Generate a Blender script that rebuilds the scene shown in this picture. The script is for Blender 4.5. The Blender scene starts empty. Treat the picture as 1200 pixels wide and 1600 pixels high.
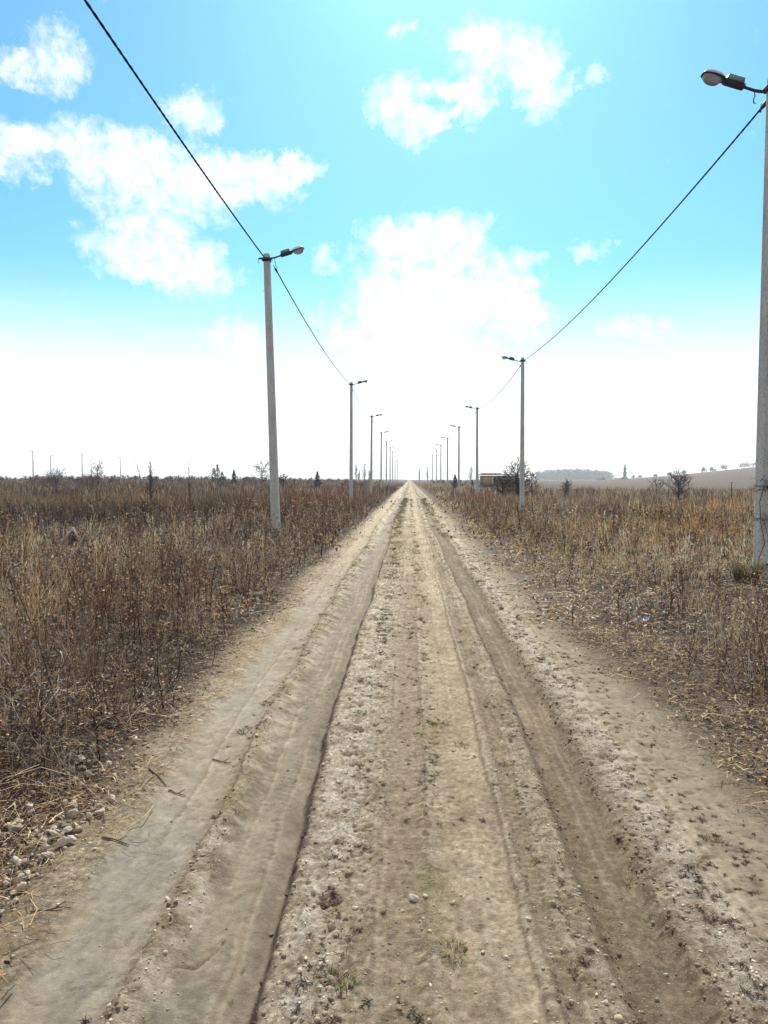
import bpy, math, random
import numpy as np
from mathutils import Vector, Matrix
R_ = math.radians
scene = bpy.context.scene
COL = scene.collection

# ------------------------------------------------------------------ camera
cam_d = bpy.data.cameras.new("camera")
cam = bpy.data.objects.new("camera", cam_d); COL.objects.link(cam)
cam_d.sensor_fit = 'VERTICAL'; cam_d.sensor_height = 36.0; cam_d.sensor_width = 27.0
cam_d.lens = 27.0; cam_d.clip_start = 0.05; cam_d.clip_end = 9000
cam.location = (0, 0, 1.6)
cam.rotation_euler = (R_(90 - 2.434), 0, R_(1.909))
scene.camera = cam
scene.render.resolution_x = 768; scene.render.resolution_y = 1024

# ------------------------------------------------------------------ light
SUN_EL, SUN_AZ = 42.0, 3.0           # azimuth clockwise from +Y
world = bpy.data.worlds.new("World"); scene.world = world; world.use_nodes = True
sun_d = bpy.data.lights.new("sun", 'SUN'); sun_d.energy = 5.0; sun_d.angle = R_(1.5); sun_d.color = (1.0, 0.95, 0.87)
sun = bpy.data.objects.new("sun", sun_d); COL.objects.link(sun)
sdir = Vector((math.sin(R_(SUN_AZ)) * math.cos(R_(SUN_EL)), math.cos(R_(SUN_AZ)) * math.cos(R_(SUN_EL)), math.sin(R_(SUN_EL))))
sun.rotation_euler = (-sdir).to_track_quat('-Z', 'Y').to_euler()
sun.location = (20, 60, 60)
vs = scene.view_settings
vs.view_transform = 'Standard'; vs.look = 'None'; vs.exposure = 0.26; vs.gamma = 1.0; vs.use_curve_mapping = False

# clouds: azimuth, elevation, half width, half height (degrees)
CLOUDS = [(-22.1,21.7,4.6,1.8),(-17.9,19.9,6.2,2.9),(-18.8,15.8,4.9,2.0),(-15.8,14.3,3.6,1.9),(-11.7,20.7,4.4,1.7),(-8.7,21.5,2.6,1.0),
 (-24.4,26.3,2.3,2.1),(-27.2,25.3,1.4,1.0),(-15.4,24.4,2.2,1.5),(-27.3,20.8,2.0,1.9),
 (6.9,28.1,3.6,2.0),(9.6,25.9,2.0,1.9),(4.1,29.1,2.1,1.1),(-1.2,25.8,2.3,1.7),(0.4,24.1,2.0,1.2),(4.4,25.5,1.6,1.6),(2.3,24.5,1.2,0.8),
 (2.3,26.3,1.9,0.7),(-0.5,29.7,1.4,0.5),
 (0.9,14.7,5.4,3.8),(0.0,10.7,7.0,3.6),(7.0,13.7,2.7,2.6),(8.6,11.9,1.7,2.2),(2.8,17.4,3.5,1.7),(-1.9,17.3,2.4,1.3),
 (60,24,14,6),(85,40,12,8),(-62,30,15,7),(-110,26,20,8),(150,30,22,9),(115,22,12,5),(-165,40,15,9)]
FAINT = [(13.1,26.6,1.2,1.0),(12.8,15.8,1.8,0.8),(-12.4,10.1,2.4,1.7),(-6.1,15.5,1.2,1.4),(16,10.5,3,1.2)]

def build_world():
    nt = world.node_tree; N = nt.nodes; L = nt.links; N.clear()
    def nd(t, **k):
        n = N.new(t)
        for a, b in k.items(): setattr(n, a, b)
        return n
    def put(n, i, v):
        if isinstance(v, bpy.types.NodeSocket): L.new(v, n.inputs[i])
        else: n.inputs[i].default_value = v
    def ma(op, a, b=0.0, c=None, clamp=False):
        n = nd('ShaderNodeMath', operation=op, use_clamp=clamp); put(n, 0, a); put(n, 1, b)
        if c is not None: put(n, 2, c)
        return n.outputs[0]
    def vm(op, a, b=(0, 0, 0), out=0):
        n = nd('ShaderNodeVectorMath', operation=op); put(n, 0, a); put(n, 1, b); return n.outputs[out]
    def sstep(x, a, b):
        n = nd('ShaderNodeMapRange', interpolation_type='SMOOTHSTEP'); put(n, 0, x); put(n, 1, a); put(n, 2, b); put(n, 3, 0.0); put(n, 4, 1.0)
        return n.outputs[0]
    def mix(f, a, b):
        n = nd('ShaderNodeMix', data_type='RGBA'); put(n, 0, f); put(n, 6, a); put(n, 7, b); return n.outputs[2]
    tc = nd('ShaderNodeTexCoord')
    d = tc.outputs['Generated']
    dn = vm('NORMALIZE', d)
    sp = nd('ShaderNodeSeparateXYZ'); L.new(dn, sp.inputs[0])
    az = ma('MULTIPLY', ma('ARCTAN2', sp.outputs[0], sp.outputs[1]), 57.2958)
    el = ma('MULTIPLY', ma('ARCSINE', sp.outputs[2]), 57.2958)
    cb = nd('ShaderNodeCombineXYZ'); L.new(az, cb.inputs[0]); L.new(el, cb.inputs[1])
    uv = cb.outputs[0]
    def noise(vec, scale, det, rough, dim='3D', dist=0.0):
        n = nd('ShaderNodeTexNoise', noise_dimensions=dim); L.new(vec, n.inputs['Vector'])
        n.inputs['Scale'].default_value = scale; n.inputs['Detail'].default_value = det
        n.inputs['Roughness'].default_value = rough; n.inputs['Distortion'].default_value = dist
        return n
    wn = noise(uv, 0.42, 4, 0.6)
    wv = vm('MULTIPLY', vm('SUBTRACT', wn.outputs['Color'], (0.5, 0.5, 0.5)), (4.2, 2.8, 0.0))
    wn2 = noise(uv, 1.5, 5, 0.65)
    wv2 = vm('MULTIPLY', vm('SUBTRACT', wn2.outputs['Color'], (0.5, 0.5, 0.5)), (1.5, 1.1, 0.0))
    wn3 = noise(uv, 4.5, 5, 0.7)
    wv3 = vm('MULTIPLY', vm('SUBTRACT', wn3.outputs['Color'], (0.5, 0.5, 0.5)), (0.9, 0.6, 0.0))
    uvw = vm('ADD', vm('ADD', vm('ADD', uv, wv), wv2), wv3)
    def field(lst):
        acc = None
        for (u, v, a, b) in lst:
            q = vm('MULTIPLY', vm('SUBTRACT', uvw, (u, v, 0)), (1 / (a * 1.18), 1 / (b * 1.18), 0))
            dd = vm('DOT_PRODUCT', q, q, out=1)
            m = ma('SUBTRACT', 1.0, dd, clamp=True)
            acc = m if acc is None else ma('ADD', acc, m)
        return ma('MINIMUM', acc, 1.1)
    fine = noise(uv, 0.8, 9, 0.62, dist=0.3).outputs[0]
    f1 = ma('ADD', field(CLOUDS), ma('MULTIPLY', ma('SUBTRACT', fine, 0.52), 2.3))
    fld = field(CLOUDS)
    c1 = ma('MULTIPLY', sstep(f1, -0.1, 1.7), sstep(fld, 0.0, 0.22))
    f2 = ma('ADD', field(FAINT), ma('MULTIPLY', ma('SUBTRACT', fine, 0.5), 2.2))
    c2 = ma('MULTIPLY', sstep(f2, 0.25, 1.2), 0.5)
    cloud = ma('MAXIMUM', c1, c2)
    # unseen broken cloud added behind and above the camera as neutral fill light
    back = ma('MAXIMUM', sstep(ma('ABSOLUTE', az), 42.0, 75.0), sstep(el, 38.0, 55.0))
    cv = ma('MULTIPLY', back, sstep(noise(dn, 3.0, 6, 0.6).outputs[0], 0.36, 0.52))
    sky = nd('ShaderNodeTexSky', sky_type='NISHITA'); sky.sun_disc = False
    sky.sun_elevation = R_(SUN_EL); sky.sun_rotation = R_(SUN_AZ)
    sky.altitude = 150; sky.air_density = 1.0; sky.dust_density = 0.6; sky.ozone_density = 1.0
    hsv = nd('ShaderNodeHueSaturation'); hsv.inputs['Hue'].default_value = 0.487; hsv.inputs['Saturation'].default_value = 1.0
    hsv.inputs['Value'].default_value = 1.0; L.new(sky.outputs[0], hsv.inputs['Color'])
    tint = vm('MULTIPLY', hsv.outputs[0], SKY_TINT)
    hz = ma('MULTIPLY', sstep(el, 15.5, 1.0), 1.0)
    base = mix(hz, tint, (13.5, 13.0, 12.4, 1))
    out = mix(cloud, base, (11.3, 11.3, 11.3, 1))
    out = mix(cv, out, (5.0, 4.85, 4.7, 1))
    bg = nd('ShaderNodeBackground'); L.new(out, bg.inputs[0]); bg.inputs[1].default_value = 0.1
    o = nd('ShaderNodeOutputWorld'); L.new(bg.outputs[0], o.inputs[0])
    try:
        world.cycles.sampling_method = 'MANUAL'; world.cycles.sample_map_resolution = 512
    except Exception: pass
SKY_TINT = (0.52, 1.08, 1.32)
build_world()

# ------------------------------------------------------------------ helpers
def tag(o, label=None, cat=None, group=None, kind=None):
    if label: o['label'] = label
    if cat: o['category'] = cat
    if group: o['group'] = group
    if kind: o['kind'] = kind
    return o

def mesh_np(name, V, F, mat, cols=None, parent=None, smooth=False, attrs=None, mats=None):
    """V (n,3); F list of int arrays (m,k) with k 3 or 4."""
    me = bpy.data.meshes.new(name)
    V = np.ascontiguousarray(V, dtype=np.float32)
    if not isinstance(F, list): F = [F]
    F = [f for f in F if len(f)]
    me.vertices.add(len(V)); me.vertices.foreach_set('co', V.ravel())
    nl = sum(f.size for f in F); npoly = sum(len(f) for f in F)
    me.loops.add(nl); me.polygons.add(npoly)
    me.loops.foreach_set('vertex_index', np.concatenate([f.ravel() for f in F]).astype(np.int32))
    tot = np.concatenate([np.full(len(f), f.shape[1], np.int32) for f in F])
    st = np.concatenate([[0], np.cumsum(tot)[:-1]]).astype(np.int32)
    me.polygons.foreach_set('loop_start', st)
    me.polygons.foreach_set('loop_total', tot)
    if smooth: me.polygons.foreach_set('use_smooth', np.ones(npoly, bool))
    if cols is not None:
        a = me.attributes.new('col', 'FLOAT_COLOR', 'POINT')
        c = np.ones((len(V), 4), np.float32); c[:, :3] = cols
        a.data.foreach_set('color', c.ravel())
    for k, v in (attrs or {}).items():
        a = me.attributes.new(k, 'FLOAT', 'POINT'); a.data.foreach_set('value', np.ascontiguousarray(v, np.float32))
    me.update(calc_edges=True)
    me.materials.append(mat)
    o = bpy.data.objects.new(name, me); COL.objects.link(o)
    if parent: o.parent = parent
    return o

class MB:
    def __init__(s): s.v = []; s.f4 = []; s.f3 = []; s.n = 0
    def add(s, V, F4=None, F3=None):
        V = np.asarray(V, float)
        if F4 is not None and len(F4): s.f4.append(np.asarray(F4, int) + s.n)
        if F3 is not None and len(F3): s.f3.append(np.asarray(F3, int) + s.n)
        s.v.append(V); s.n += len(V)
    def box(s, c, size, rz=0.0, taper=1.0, ry=0.0):
        x, y, z = [q / 2 for q in size]
        V = np.array([[-x,-y,-z],[x,-y,-z],[x,y,-z],[-x,y,-z],[-x*taper,-y*taper,z],[x*taper,-y*taper,z],[x*taper,y*taper,z],[-x*taper,y*taper,z]])
        if ry: V = V @ np.array([[math.cos(ry),0,-math.sin(ry)],[0,1,0],[math.sin(ry),0,math.cos(ry)]])
        if rz: V = V @ np.array([[math.cos(rz),math.sin(rz),0],[-math.sin(rz),math.cos(rz),0],[0,0,1]])
        s.add(V + np.array(c), [[0,3,2,1],[4,5,6,7],[0,1,5,4],[1,2,6,5],[2,3,7,6],[3,0,4,7]])
    def tube(s, P, r, k=8, cap=True):
        P = np.asarray(P, float); n = len(P)
        r = np.full(n, r) if np.isscalar(r) else np.asarray(r, float)
        T = np.gradient(P, axis=0); T /= np.linalg.norm(T, axis=1)[:, None] + 1e-12
        up = np.array([0, 0, 1.0]) if abs(T[0][2]) < 0.9 else np.array([1.0, 0, 0])
        A = np.cross(T[0], up); A /= np.linalg.norm(A); rings = []
        for i in range(n):
            A = A - T[i] * (A @ T[i]); A /= np.linalg.norm(A) + 1e-12
            B = np.cross(T[i], A); a = np.arange(k) * 2 * math.pi / k
            rings.append(P[i] + r[i] * (np.cos(a)[:, None] * A + np.sin(a)[:, None] * B))
        V = np.vstack(rings); F = []
        for i in range(n - 1):
            for j in range(k): F.append([i*k+j, i*k+(j+1) % k, (i+1)*k+(j+1) % k, (i+1)*k+j])
        F3 = []
        if cap:
            V = np.vstack([V, P[0], P[-1]]); c0, c1 = n*k, n*k+1
            for j in range(k):
                F3.append([c0, (j+1) % k, j]); F3.append([c1, (n-1)*k+j, (n-1)*k+(j+1) % k])
        s.add(V, F, F3)
    def grid(s, V):  # V (a,b,3), closed in b
        a, b = V.shape[:2]; F = []
        for i in range(a-1):
            for j in range(b): F.append([i*b+j, i*b+(j+1) % b, (i+1)*b+(j+1) % b, (i+1)*b+j])
        s.add(V.reshape(-1, 3), F)
    def build(s, name, mat, parent=None, smooth=False, cols=None):
        F = []
        if s.f4: F.append(np.vstack(s.f4))
        if s.f3: F.append(np.vstack(s.f3))
        return mesh_np(name, np.vstack(s.v), F, mat, cols, parent, smooth)

def empty(name, loc, rz=0.0):
    o = bpy.data.objects.new(name, None); COL.objects.link(o)
    o.location = loc; o.rotation_euler = (0, 0, rz); o.empty_display_size = 0.3
    return o
def copy_tree(o, parent=None):
    c = o.copy(); COL.objects.link(c)
    if parent: c.parent = parent
    for ch in o.children: copy_tree(ch, c)
    return c

# numpy gradient noise
_rng0 = np.random.default_rng(5)
_perm = _rng0.permutation(1024); _perm = np.concatenate([_perm, _perm])
_ang = _rng0.random(1024) * 2 * math.pi; _gx = np.cos(_ang); _gy = np.sin(_ang)
def pn(x, y, seed=0):
    x = x + seed * 17.31; y = y + seed * 9.17
    xi = np.floor(x).astype(np.int64); yi = np.floor(y).astype(np.int64)
    xf = x - xi; yf = y - yi; u = xf*xf*xf*(xf*(xf*6-15)+10); v = yf*yf*yf*(yf*(yf*6-15)+10)
    def g(ix, iy, dx, dy):
        h = _perm[_perm[ix & 1023] + (iy & 1023)]; return _gx[h]*dx + _gy[h]*dy
    n00 = g(xi, yi, xf, yf); n10 = g(xi+1, yi, xf-1, yf); n01 = g(xi, yi+1, xf, yf-1); n11 = g(xi+1, yi+1, xf-1, yf-1)
    a = n00 + u*(n10-n00); b = n01 + u*(n11-n01)
    return (a + v*(b-a)) * 1.5
def fbm(x, y, o=4, seed=0, gain=0.5):
    s = 0; a = 1.0; t = 0
    for i in range(o): s = s + a*pn(x*2**i, y*2**i, seed+i*3); t += a; a *= gain
    return s / t
def ss(x, a, b):
    t = np.clip((x - a) / (b - a), 0, 1); return t*t*(3-2*t)
def bell(x, c, w): return np.exp(-((x-c)/w)**2)

# ------------------------------------------------------------------ materials
def mat_new(name):
    m = bpy.data.materials.new(name); m.use_nodes = True
    nt = m.node_tree; b = nt.nodes['Principled BSDF']; return m, nt, b
def mat_plain(name, col, rough=0.7, metal=0.0, nscale=8.0, namp=0.25, bump=0.0, spec=0.3):
    m, nt, b = mat_new(name); N = nt.nodes; L = nt.links
    tc = N.new('ShaderNodeTexCoord'); n = N.new('ShaderNodeTexNoise'); n.inputs['Scale'].default_value = nscale; n.inputs['Detail'].default_value = 6
    L.new(tc.outputs['Object'], n.inputs['Vector'])
    mr = N.new('ShaderNodeMapRange'); L.new(n.outputs[0], mr.inputs[0]); mr.inputs[1].default_value = .3; mr.inputs[2].default_value = .7
    mr.inputs[3].default_value = 1-namp; mr.inputs[4].default_value = 1+namp
    vmn = N.new('ShaderNodeVectorMath'); vmn.operation = 'SCALE'; vmn.inputs[0].default_value = col; L.new(mr.outputs[0], vmn.inputs['Scale'])
    L.new(vmn.outputs[0], b.inputs['Base Color'])
    b.inputs['Roughness'].default_value = rough; b.inputs['Metallic'].default_value = metal; b.inputs['Specular IOR Level'].default_value = spec
    if bump:
        bp = N.new('ShaderNodeBump'); bp.inputs['Distance'].default_value = bump; L.new(n.outputs[0], bp.inputs['Height']); L.new(bp.outputs[0], b.inputs['Normal'])
    return m
def mat_attr(name, rough=0.85, transl=0.0, var=0.2, nscale=30.0, spec=0.15):
    m, nt, b = mat_new(name); N = nt.nodes; L = nt.links
    at = N.new('ShaderNodeAttribute'); at.attribute_name = 'col'
    tc = N.new('ShaderNodeTexCoord'); n = N.new('ShaderNodeTexNoise'); n.inputs['Scale'].default_value = nscale; n.inputs['Detail'].default_value = 3
    L.new(tc.outputs['Object'], n.inputs['Vector'])
    mr = N.new('ShaderNodeMapRange'); L.new(n.outputs[0], mr.inputs[0]); mr.inputs[1].default_value = .3; mr.inputs[2].default_value = .7
    mr.inputs[3].default_value = 1-var; mr.inputs[4].default_value = 1+var
    v = N.new('ShaderNodeVectorMath'); v.operation = 'SCALE'; L.new(at.outputs['Color'], v.inputs[0]); L.new(mr.outputs[0], v.inputs['Scale'])
    L.new(v.outputs[0], b.inputs['Base Color'])
    b.inputs['Roughness'].default_value = rough; b.inputs['Specular IOR Level'].default_value = spec
    if transl:
        t = N.new('ShaderNodeBsdfTranslucent'); L.new(v.outputs[0], t.inputs[0])
        mx = N.new('ShaderNodeMixShader'); mx.inputs[0].default_value = transl
        L.new(b.outputs[0], mx.inputs[1]); L.new(t.outputs[0], mx.inputs[2])
        L.new(mx.outputs[0], N['Material Output'].inputs[0])
    return m
def mat_soil():
    m, nt, b = mat_new('soil'); N = nt.nodes; L = nt.links
    at = N.new('ShaderNodeAttribute'); at.attribute_name = 'col'
    rg = N.new('ShaderNodeAttribute'); rg.attribute_name = 'grit'
    wt = N.new('ShaderNodeAttribute'); wt.attribute_name = 'wet'
    tc = N.new('ShaderNodeTexCoord')
    def noise(sc, det, ro=0.6):
        n = N.new('ShaderNodeTexNoise'); n.inputs['Scale'].default_value = sc; n.inputs['Detail'].default_value = det; n.inputs['Roughness'].default_value = ro
        L.new(tc.outputs['Object'], n.inputs['Vector']); return n.outputs[0]
    def mr(x, a, bb, c, d):
        n = N.new('ShaderNodeMapRange'); L.new(x, n.inputs[0]); n.inputs[1].default_value = a; n.inputs[2].default_value = bb
        for i, q in ((3, c), (4, d)):
            if isinstance(q, bpy.types.NodeSocket): L.new(q, n.inputs[i])
            else: n.inputs[i].default_value = q
        return n.outputs[0]
    def ma(op, a, bb):
        n = N.new('ShaderNodeMath'); n.operation = op
        for i, q in ((0, a), (1, bb)):
            if isinstance(q, bpy.types.NodeSocket): L.new(q, n.inputs[i])
            else: n.inputs[i].default_value = q
        return n.outputs[0]
    n1 = noise(70, 8, 0.8); n2 = noise(9, 5, 0.6)
    vo = N.new('ShaderNodeTexVoronoi'); vo.inputs['Scale'].default_value = 120; L.new(tc.outputs['Object'], vo.inputs['Vector'])
    g = rg.outputs['Fac']
    k1 = ma('ADD', 1.0, ma('MULTIPLY', ma('SUBTRACT', n1, 0.5), ma('ADD', 0.7, ma('MULTIPLY', g, 2.2))))
    k2 = mr(n2, 0.3, 0.7, 0.87, 1.13)
    # pale chips of stone
    sepc = N.new('ShaderNodeSeparateColor'); L.new(vo.outputs['Color'], sepc.inputs[0])
    chip = ma('MULTIPLY', ma('GREATER_THAN', sepc.outputs[0], 0.80), ma('LESS_THAN', vo.outputs['Distance'], 0.42))
    chipf = ma('MULTIPLY', chip, ma('MINIMUM', ma('MULTIPLY', g, 0.9), 0.75))
    v = N.new('ShaderNodeVectorMath'); v.operation = 'SCALE'; L.new(at.outputs['Color'], v.inputs[0]); L.new(ma('MULTIPLY', k1, k2), v.inputs['Scale'])
    mx = N.new('ShaderNodeMix'); mx.data_type = 'RGBA'; L.new(chipf, mx.inputs[0]); L.new(v.outputs[0], mx.inputs[6]); mx.inputs[7].default_value = (.52, .47, .39, 1)
    L.new(mx.outputs[2], b.inputs['Base Color'])
    L.new(mr(wt.outputs['Fac'], 0, 1, 0.93, 0.5), b.inputs['Roughness'])
    L.new(mr(wt.outputs['Fac'], 0, 1, 0.12, 0.3), b.inputs['Specular IOR Level'])
    bp = N.new('ShaderNodeBump'); bp.inputs['Distance'].default_value = 0.022
    L.new(ma('SUBTRACT', 1.0, wt.outputs['Fac']), bp.inputs['Strength'])
    L.new(ma('ADD', ma('MULTIPLY', n1, ma('ADD', .25, g)), ma('MULTIPLY', chip, ma('MULTIPLY', g, 0.3))), bp.inputs['Height'])
    L.new(bp.outputs[0], b.inputs['Normal'])
    return m
M_SOIL = mat_soil()
M_PLANT = mat_attr('dry_plant', 0.8, 0.18)
M_WOODY = mat_attr('bare_wood', 0.9, 0.0)
M_STONE = mat_attr('limestone', 0.9, 0.0, 0.22, 40.0)
def mat_concrete():
    m, nt, b = mat_new('pole_concrete'); N = nt.nodes; L = nt.links
    tc = N.new('ShaderNodeTexCoord')
    def noise(sc, det, z=1.0):
        mp = N.new('ShaderNodeMapping'); mp.inputs['Scale'].default_value = (1, 1, z); L.new(tc.outputs['Object'], mp.inputs[0])
        n = N.new('ShaderNodeTexNoise'); n.inputs['Scale'].default_value = sc; n.inputs['Detail'].default_value = det; n.inputs['Roughness'].default_value = .65
        L.new(mp.outputs[0], n.inputs['Vector']); return n.outputs[0]
    r = N.new('ShaderNodeValToRGB'); e = r.color_ramp.elements
    e[0].position = .3; e[0].color = (.44, .445, .455, 1); e[1].position = .72; e[1].color = (.70, .71, .73, 1)
    L.new(noise(5, 8, .25), r.inputs[0])
    r2 = N.new('ShaderNodeValToRGB'); e = r2.color_ramp.elements; e[0].position = .34; e[0].color = (.45, .43, .4, 1); e[1].position = .5; e[1].color = (1, 1, 1, 1)
    L.new(noise(38, 4), r2.inputs[0])
    sp = N.new('ShaderNodeSeparateXYZ'); L.new(tc.outputs['Object'], sp.inputs[0])
    mr = N.new('ShaderNodeMapRange'); L.new(sp.outputs[2], mr.inputs[0]); mr.inputs[1].default_value = 2.2; mr.inputs[2].default_value = 0.6
    n3 = noise(7, 5)
    mm = N.new('ShaderNodeMath'); mm.operation = 'MULTIPLY'; L.new(mr.outputs[0], mm.inputs[0]); L.new(n3, mm.inputs[1])
    mx = N.new('ShaderNodeMix'); mx.data_type = 'RGBA'; L.new(mm.outputs[0], mx.inputs[0]); L.new(r.outputs[0], mx.inputs[6]); mx.inputs[7].default_value = (.60, .64, .55, 1)
    mu = N.new('ShaderNodeMix'); mu.data_type = 'RGBA'; mu.blend_type = 'MULTIPLY'; mu.inputs[0].default_value = .75
    L.new(mx.outputs[2], mu.inputs[6]); L.new(r2.outputs[0], mu.inputs[7]); L.new(mu.outputs[2], b.inputs['Base Color'])
    b.inputs['Roughness'].default_value = .92
    bp = N.new('ShaderNodeBump'); bp.inputs['Distance'].default_value = .008; L.new(noise(45, 5), bp.inputs['Height']); L.new(bp.outputs[0], b.inputs['Normal'])
    return m
M_CONC = mat_concrete()
M_STEEL = mat_plain('dark_steel', (.045, .045, .06), .6, .3)
M_BOX = mat_plain('painted_housing', (.2, .24, .28), .5, .2)
M_SHELL = mat_plain('lamp_shell', (.62, .62, .68), .4, .0, spec=.5)
M_REFL = mat_plain('reflector', (.16, .15, .13), .4, .3)
M_CABLE = mat_plain('cable_black', (.008, .008, .018), .9, 0, spec=.05)
def mat_glass():
    m, nt, b = mat_new('lamp_glass'); b.inputs['Base Color'].default_value = (.6, .66, .7, 1); b.inputs['Roughness'].default_value = .25
    b.inputs['Transmission Weight'].default_value = .55; b.inputs['IOR'].default_value = 1.3
    return m
M_GLASS = mat_glass()

# ------------------------------------------------------------------ terrain
def edge_l(Y): return -1.50 - .16*ss(Y, 3, 14) + .10*pn(Y*.35, Y*0+3.3) + .05*pn(Y*1.7, Y*0+8.1) + .03*pn(Y*6, Y*0)
def edge_r(Y): return 1.72 - .10*ss(Y, 2, 10) + .12*pn(Y*.3, Y*0+13.3) + .05*pn(Y*1.5, Y*0+5.1) + .03*pn(Y*6, Y*0+2)
def wig(Y): return .05*np.sin(Y*.11+.5)*ss(Y, 6, 30) + .02*pn(Y*.5, Y*0+4)
def ground_h(X, Y):
    z = .05*fbm(X*.25, Y*.25, 3, 2) * ss(np.abs(X), 1.7, 3.5)
    z = z + .03*fbm(X*1.6, Y*1.6, 3, 4) * ss(np.abs(X), 1.5, 2.4)
    z = z + .5*ss(-X, 6, 30)*ss(Y, 35, 110) + .7*ss(-X, 14, 60)*ss(Y, 80, 200)
    ratio = X / np.maximum(Y, 1)
    z = z - .5*ss(ratio, .15, .3)*ss(Y, 95, 140)
    z = z + 26*ss(ratio, .19, .62)*ss(Y, 170, 950)
    z = z + 1.2*fbm(X*.006, Y*.006, 3, 9)*ss(Y, 250, 600)
    # behind the camera and far beyond: nothing special
    return z
def warp(X, Y):
    x = X - wig(Y)
    x = x - .075*(1-ss(Y, 2.6, 5.6))*ss(-x, .1, .5)*(1+.5*ss(-x, .7, 1.1)) + .045*(1-ss(Y, 2.6, 5.2))*ss(x, .3, .7) + .11*ss(Y, 5, 14)*ss(-x, .75, 1.15)
    return x + .022*pn(Y*.55, Y*0+7.7) + .03*pn(Y*.17, Y*0+1.7)*ss(Y, 5, 12)
def unwarp(lane, Y):
    X = lane + wig(Y)
    for _ in range(6): X = X + (lane - warp(X, Y))
    return X
def road_profile(X, Y):
    """height and colour of the track. returns h, col, grit, wet"""
    x = warp(X, Y)
    near = 1 - ss(Y, 25, 60)
    n_s = fbm(x*9, Y*.9, 3, 11)          # streaks along the track
    n_m = fbm(x*7, Y*7, 4, 21)
    n_l = fbm(x*1.6, Y*.8, 3, 31)
    n_f = fbm(x*26, Y*22, 3, 41)
    xj = x + .018*n_l + .012*pn(Y*3, x*4, 7) + .013*n_m + .006*n_f
    h = .015*n_l + .006*n_s
    # left rut (wide, flat) with a steep right wall
    rutL = ss(xj, -.96, -.80) * (1-ss(xj, -.565, -.515))
    h = h - .055*rutL - .018*bell(xj, -.57, .035)
    # left smooth clay track
    tL = ss(xj, -1.42, -1.30) * (1-ss(xj, -1.05, -.97))
    h = h - .025*tL
    rutR = ss(xj, .69, .79) * (1-ss(xj, .93, 1.04))
    h = h - .040*rutR - .010*(bell(xj, .77, .03)+bell(xj, .95, .03))
    tC = ss(xj, .10, .16) * (1-ss(xj, .42, .45)); h = h - .012*tC
    tM = ss(xj, -.14, -.08) * (1-ss(xj, .04, .09)); h = h - .014*tM
    tT = ss(xj, .50, .51) * (1-ss(xj, .56, .575))
    tL2 = ss(xj, -.80, -.78) * (1-ss(xj, -.66, -.64))
    tread = (np.sin(Y*2*math.pi/.042 + 1.2*n_l + np.where(xj > .535, 1.6, 0)) > .1) * 1.0
    h = h + tT*(-.010 + .006*tread*ss(n_m, -.2, .15)) * near
    h = h + tL2*.0028*(np.sin((Y + xj*.6)*2*math.pi/.055) > 0)*(n_s > .05)*near
    h = h - .010*bell(xj, -.99, .018) - .008*bell(xj, -1.18, .012)*(n_l > 0)
    rough = np.clip(1.0 - .85*tL - .75*rutL - .45*rutR - .35*tC - .35*tM - .3*tT, .08, 1)
    rough = rough * (1 - .7*ss(x, 1.22, 1.34)*(1-ss(Y, 12, 20)))
    lumps = np.clip(n_m, -.2, 1)**2*.034 + np.clip(n_f, 0, 1)*.014
    ridge = .6*bell(x, -.36, .15) + .8*bell(x, 1.12, .10) + .5*bell(x, .64, .07) + .4*bell(x, -.9, .1)
    h = h + rough*(lumps*(.55+ridge) + .006*n_f)
    # hoof / clod pits right of right rut
    pit = ss(fbm(x*13, Y*13, 2, 51), .22, .5) * (bell(x, 1.16, .13)*ss(Y, 3.5, 5) + .7*bell(x, -.33, .12) + .35*bell(x, 1.45, .2))
    h = h - .03*pit
    # cracks in the left rut
    ck = np.abs(fbm(x*3.2, Y*2.0, 3, 61)); crack = (1-ss(ck, .0, .02)) * np.clip(rutL*(x < -.62) + .35*tL, 0, 1) * (fbm(x*1.1, Y*1.1, 2, 63) > .08) * (1-ss(Y, 5, 8))
    h = h - .010*crack
    # colour
    def C(*c): return np.array(c)[None, None, :] if x.ndim == 2 else np.array(c)[None, :]
    def lerp(a, b, t): return a*(1-t[..., None]) + b*t[..., None]
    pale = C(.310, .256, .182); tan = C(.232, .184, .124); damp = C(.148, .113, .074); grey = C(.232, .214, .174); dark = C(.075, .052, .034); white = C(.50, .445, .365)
    c = lerp(tan, pale, ss(n_l + .5*n_m, -.30, .45))
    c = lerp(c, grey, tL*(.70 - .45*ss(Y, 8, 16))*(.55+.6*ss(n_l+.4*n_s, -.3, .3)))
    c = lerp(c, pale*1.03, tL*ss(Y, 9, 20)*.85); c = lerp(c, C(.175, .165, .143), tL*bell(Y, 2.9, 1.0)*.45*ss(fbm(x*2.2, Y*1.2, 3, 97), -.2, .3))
    c = lerp(c, C(.175, .145, .108), rutL*.75*ss(n_s + .35, -.3, .6))
    c = lerp(c, grey*.8, rutL*(x < -.68)*.45)
    c = lerp(c, damp*.92, rutR*ss(n_s + n_l + .55, -.3, .5)*.85)
    c = lerp(c, damp*1.25, tM*.55*(1-ss(Y, 7, 14)))
    c = lerp(c, damp*1.1, tT*.45)
    c = lerp(c, pale*1.12, tC*(.35*ss(x, .24, .3) + .30)*ss(n_l + n_s*.5, -.5, .3))
    c = lerp(c, white, bell(x, -.37, .16)*.80*ss(n_m, -.45, .2)*(1-ss(Y, 8, 16)))
    sp2 = fbm(x*40, Y*34, 2, 73); c = c*(1 + (.55*ss(sp2, .05, .5) - .40*ss(-sp2, .12, .5))*rough)[..., None]
    c = lerp(c, white*.95, bell(x, .66, .06)*.40*ss(n_m, -.1, .4))
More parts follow.
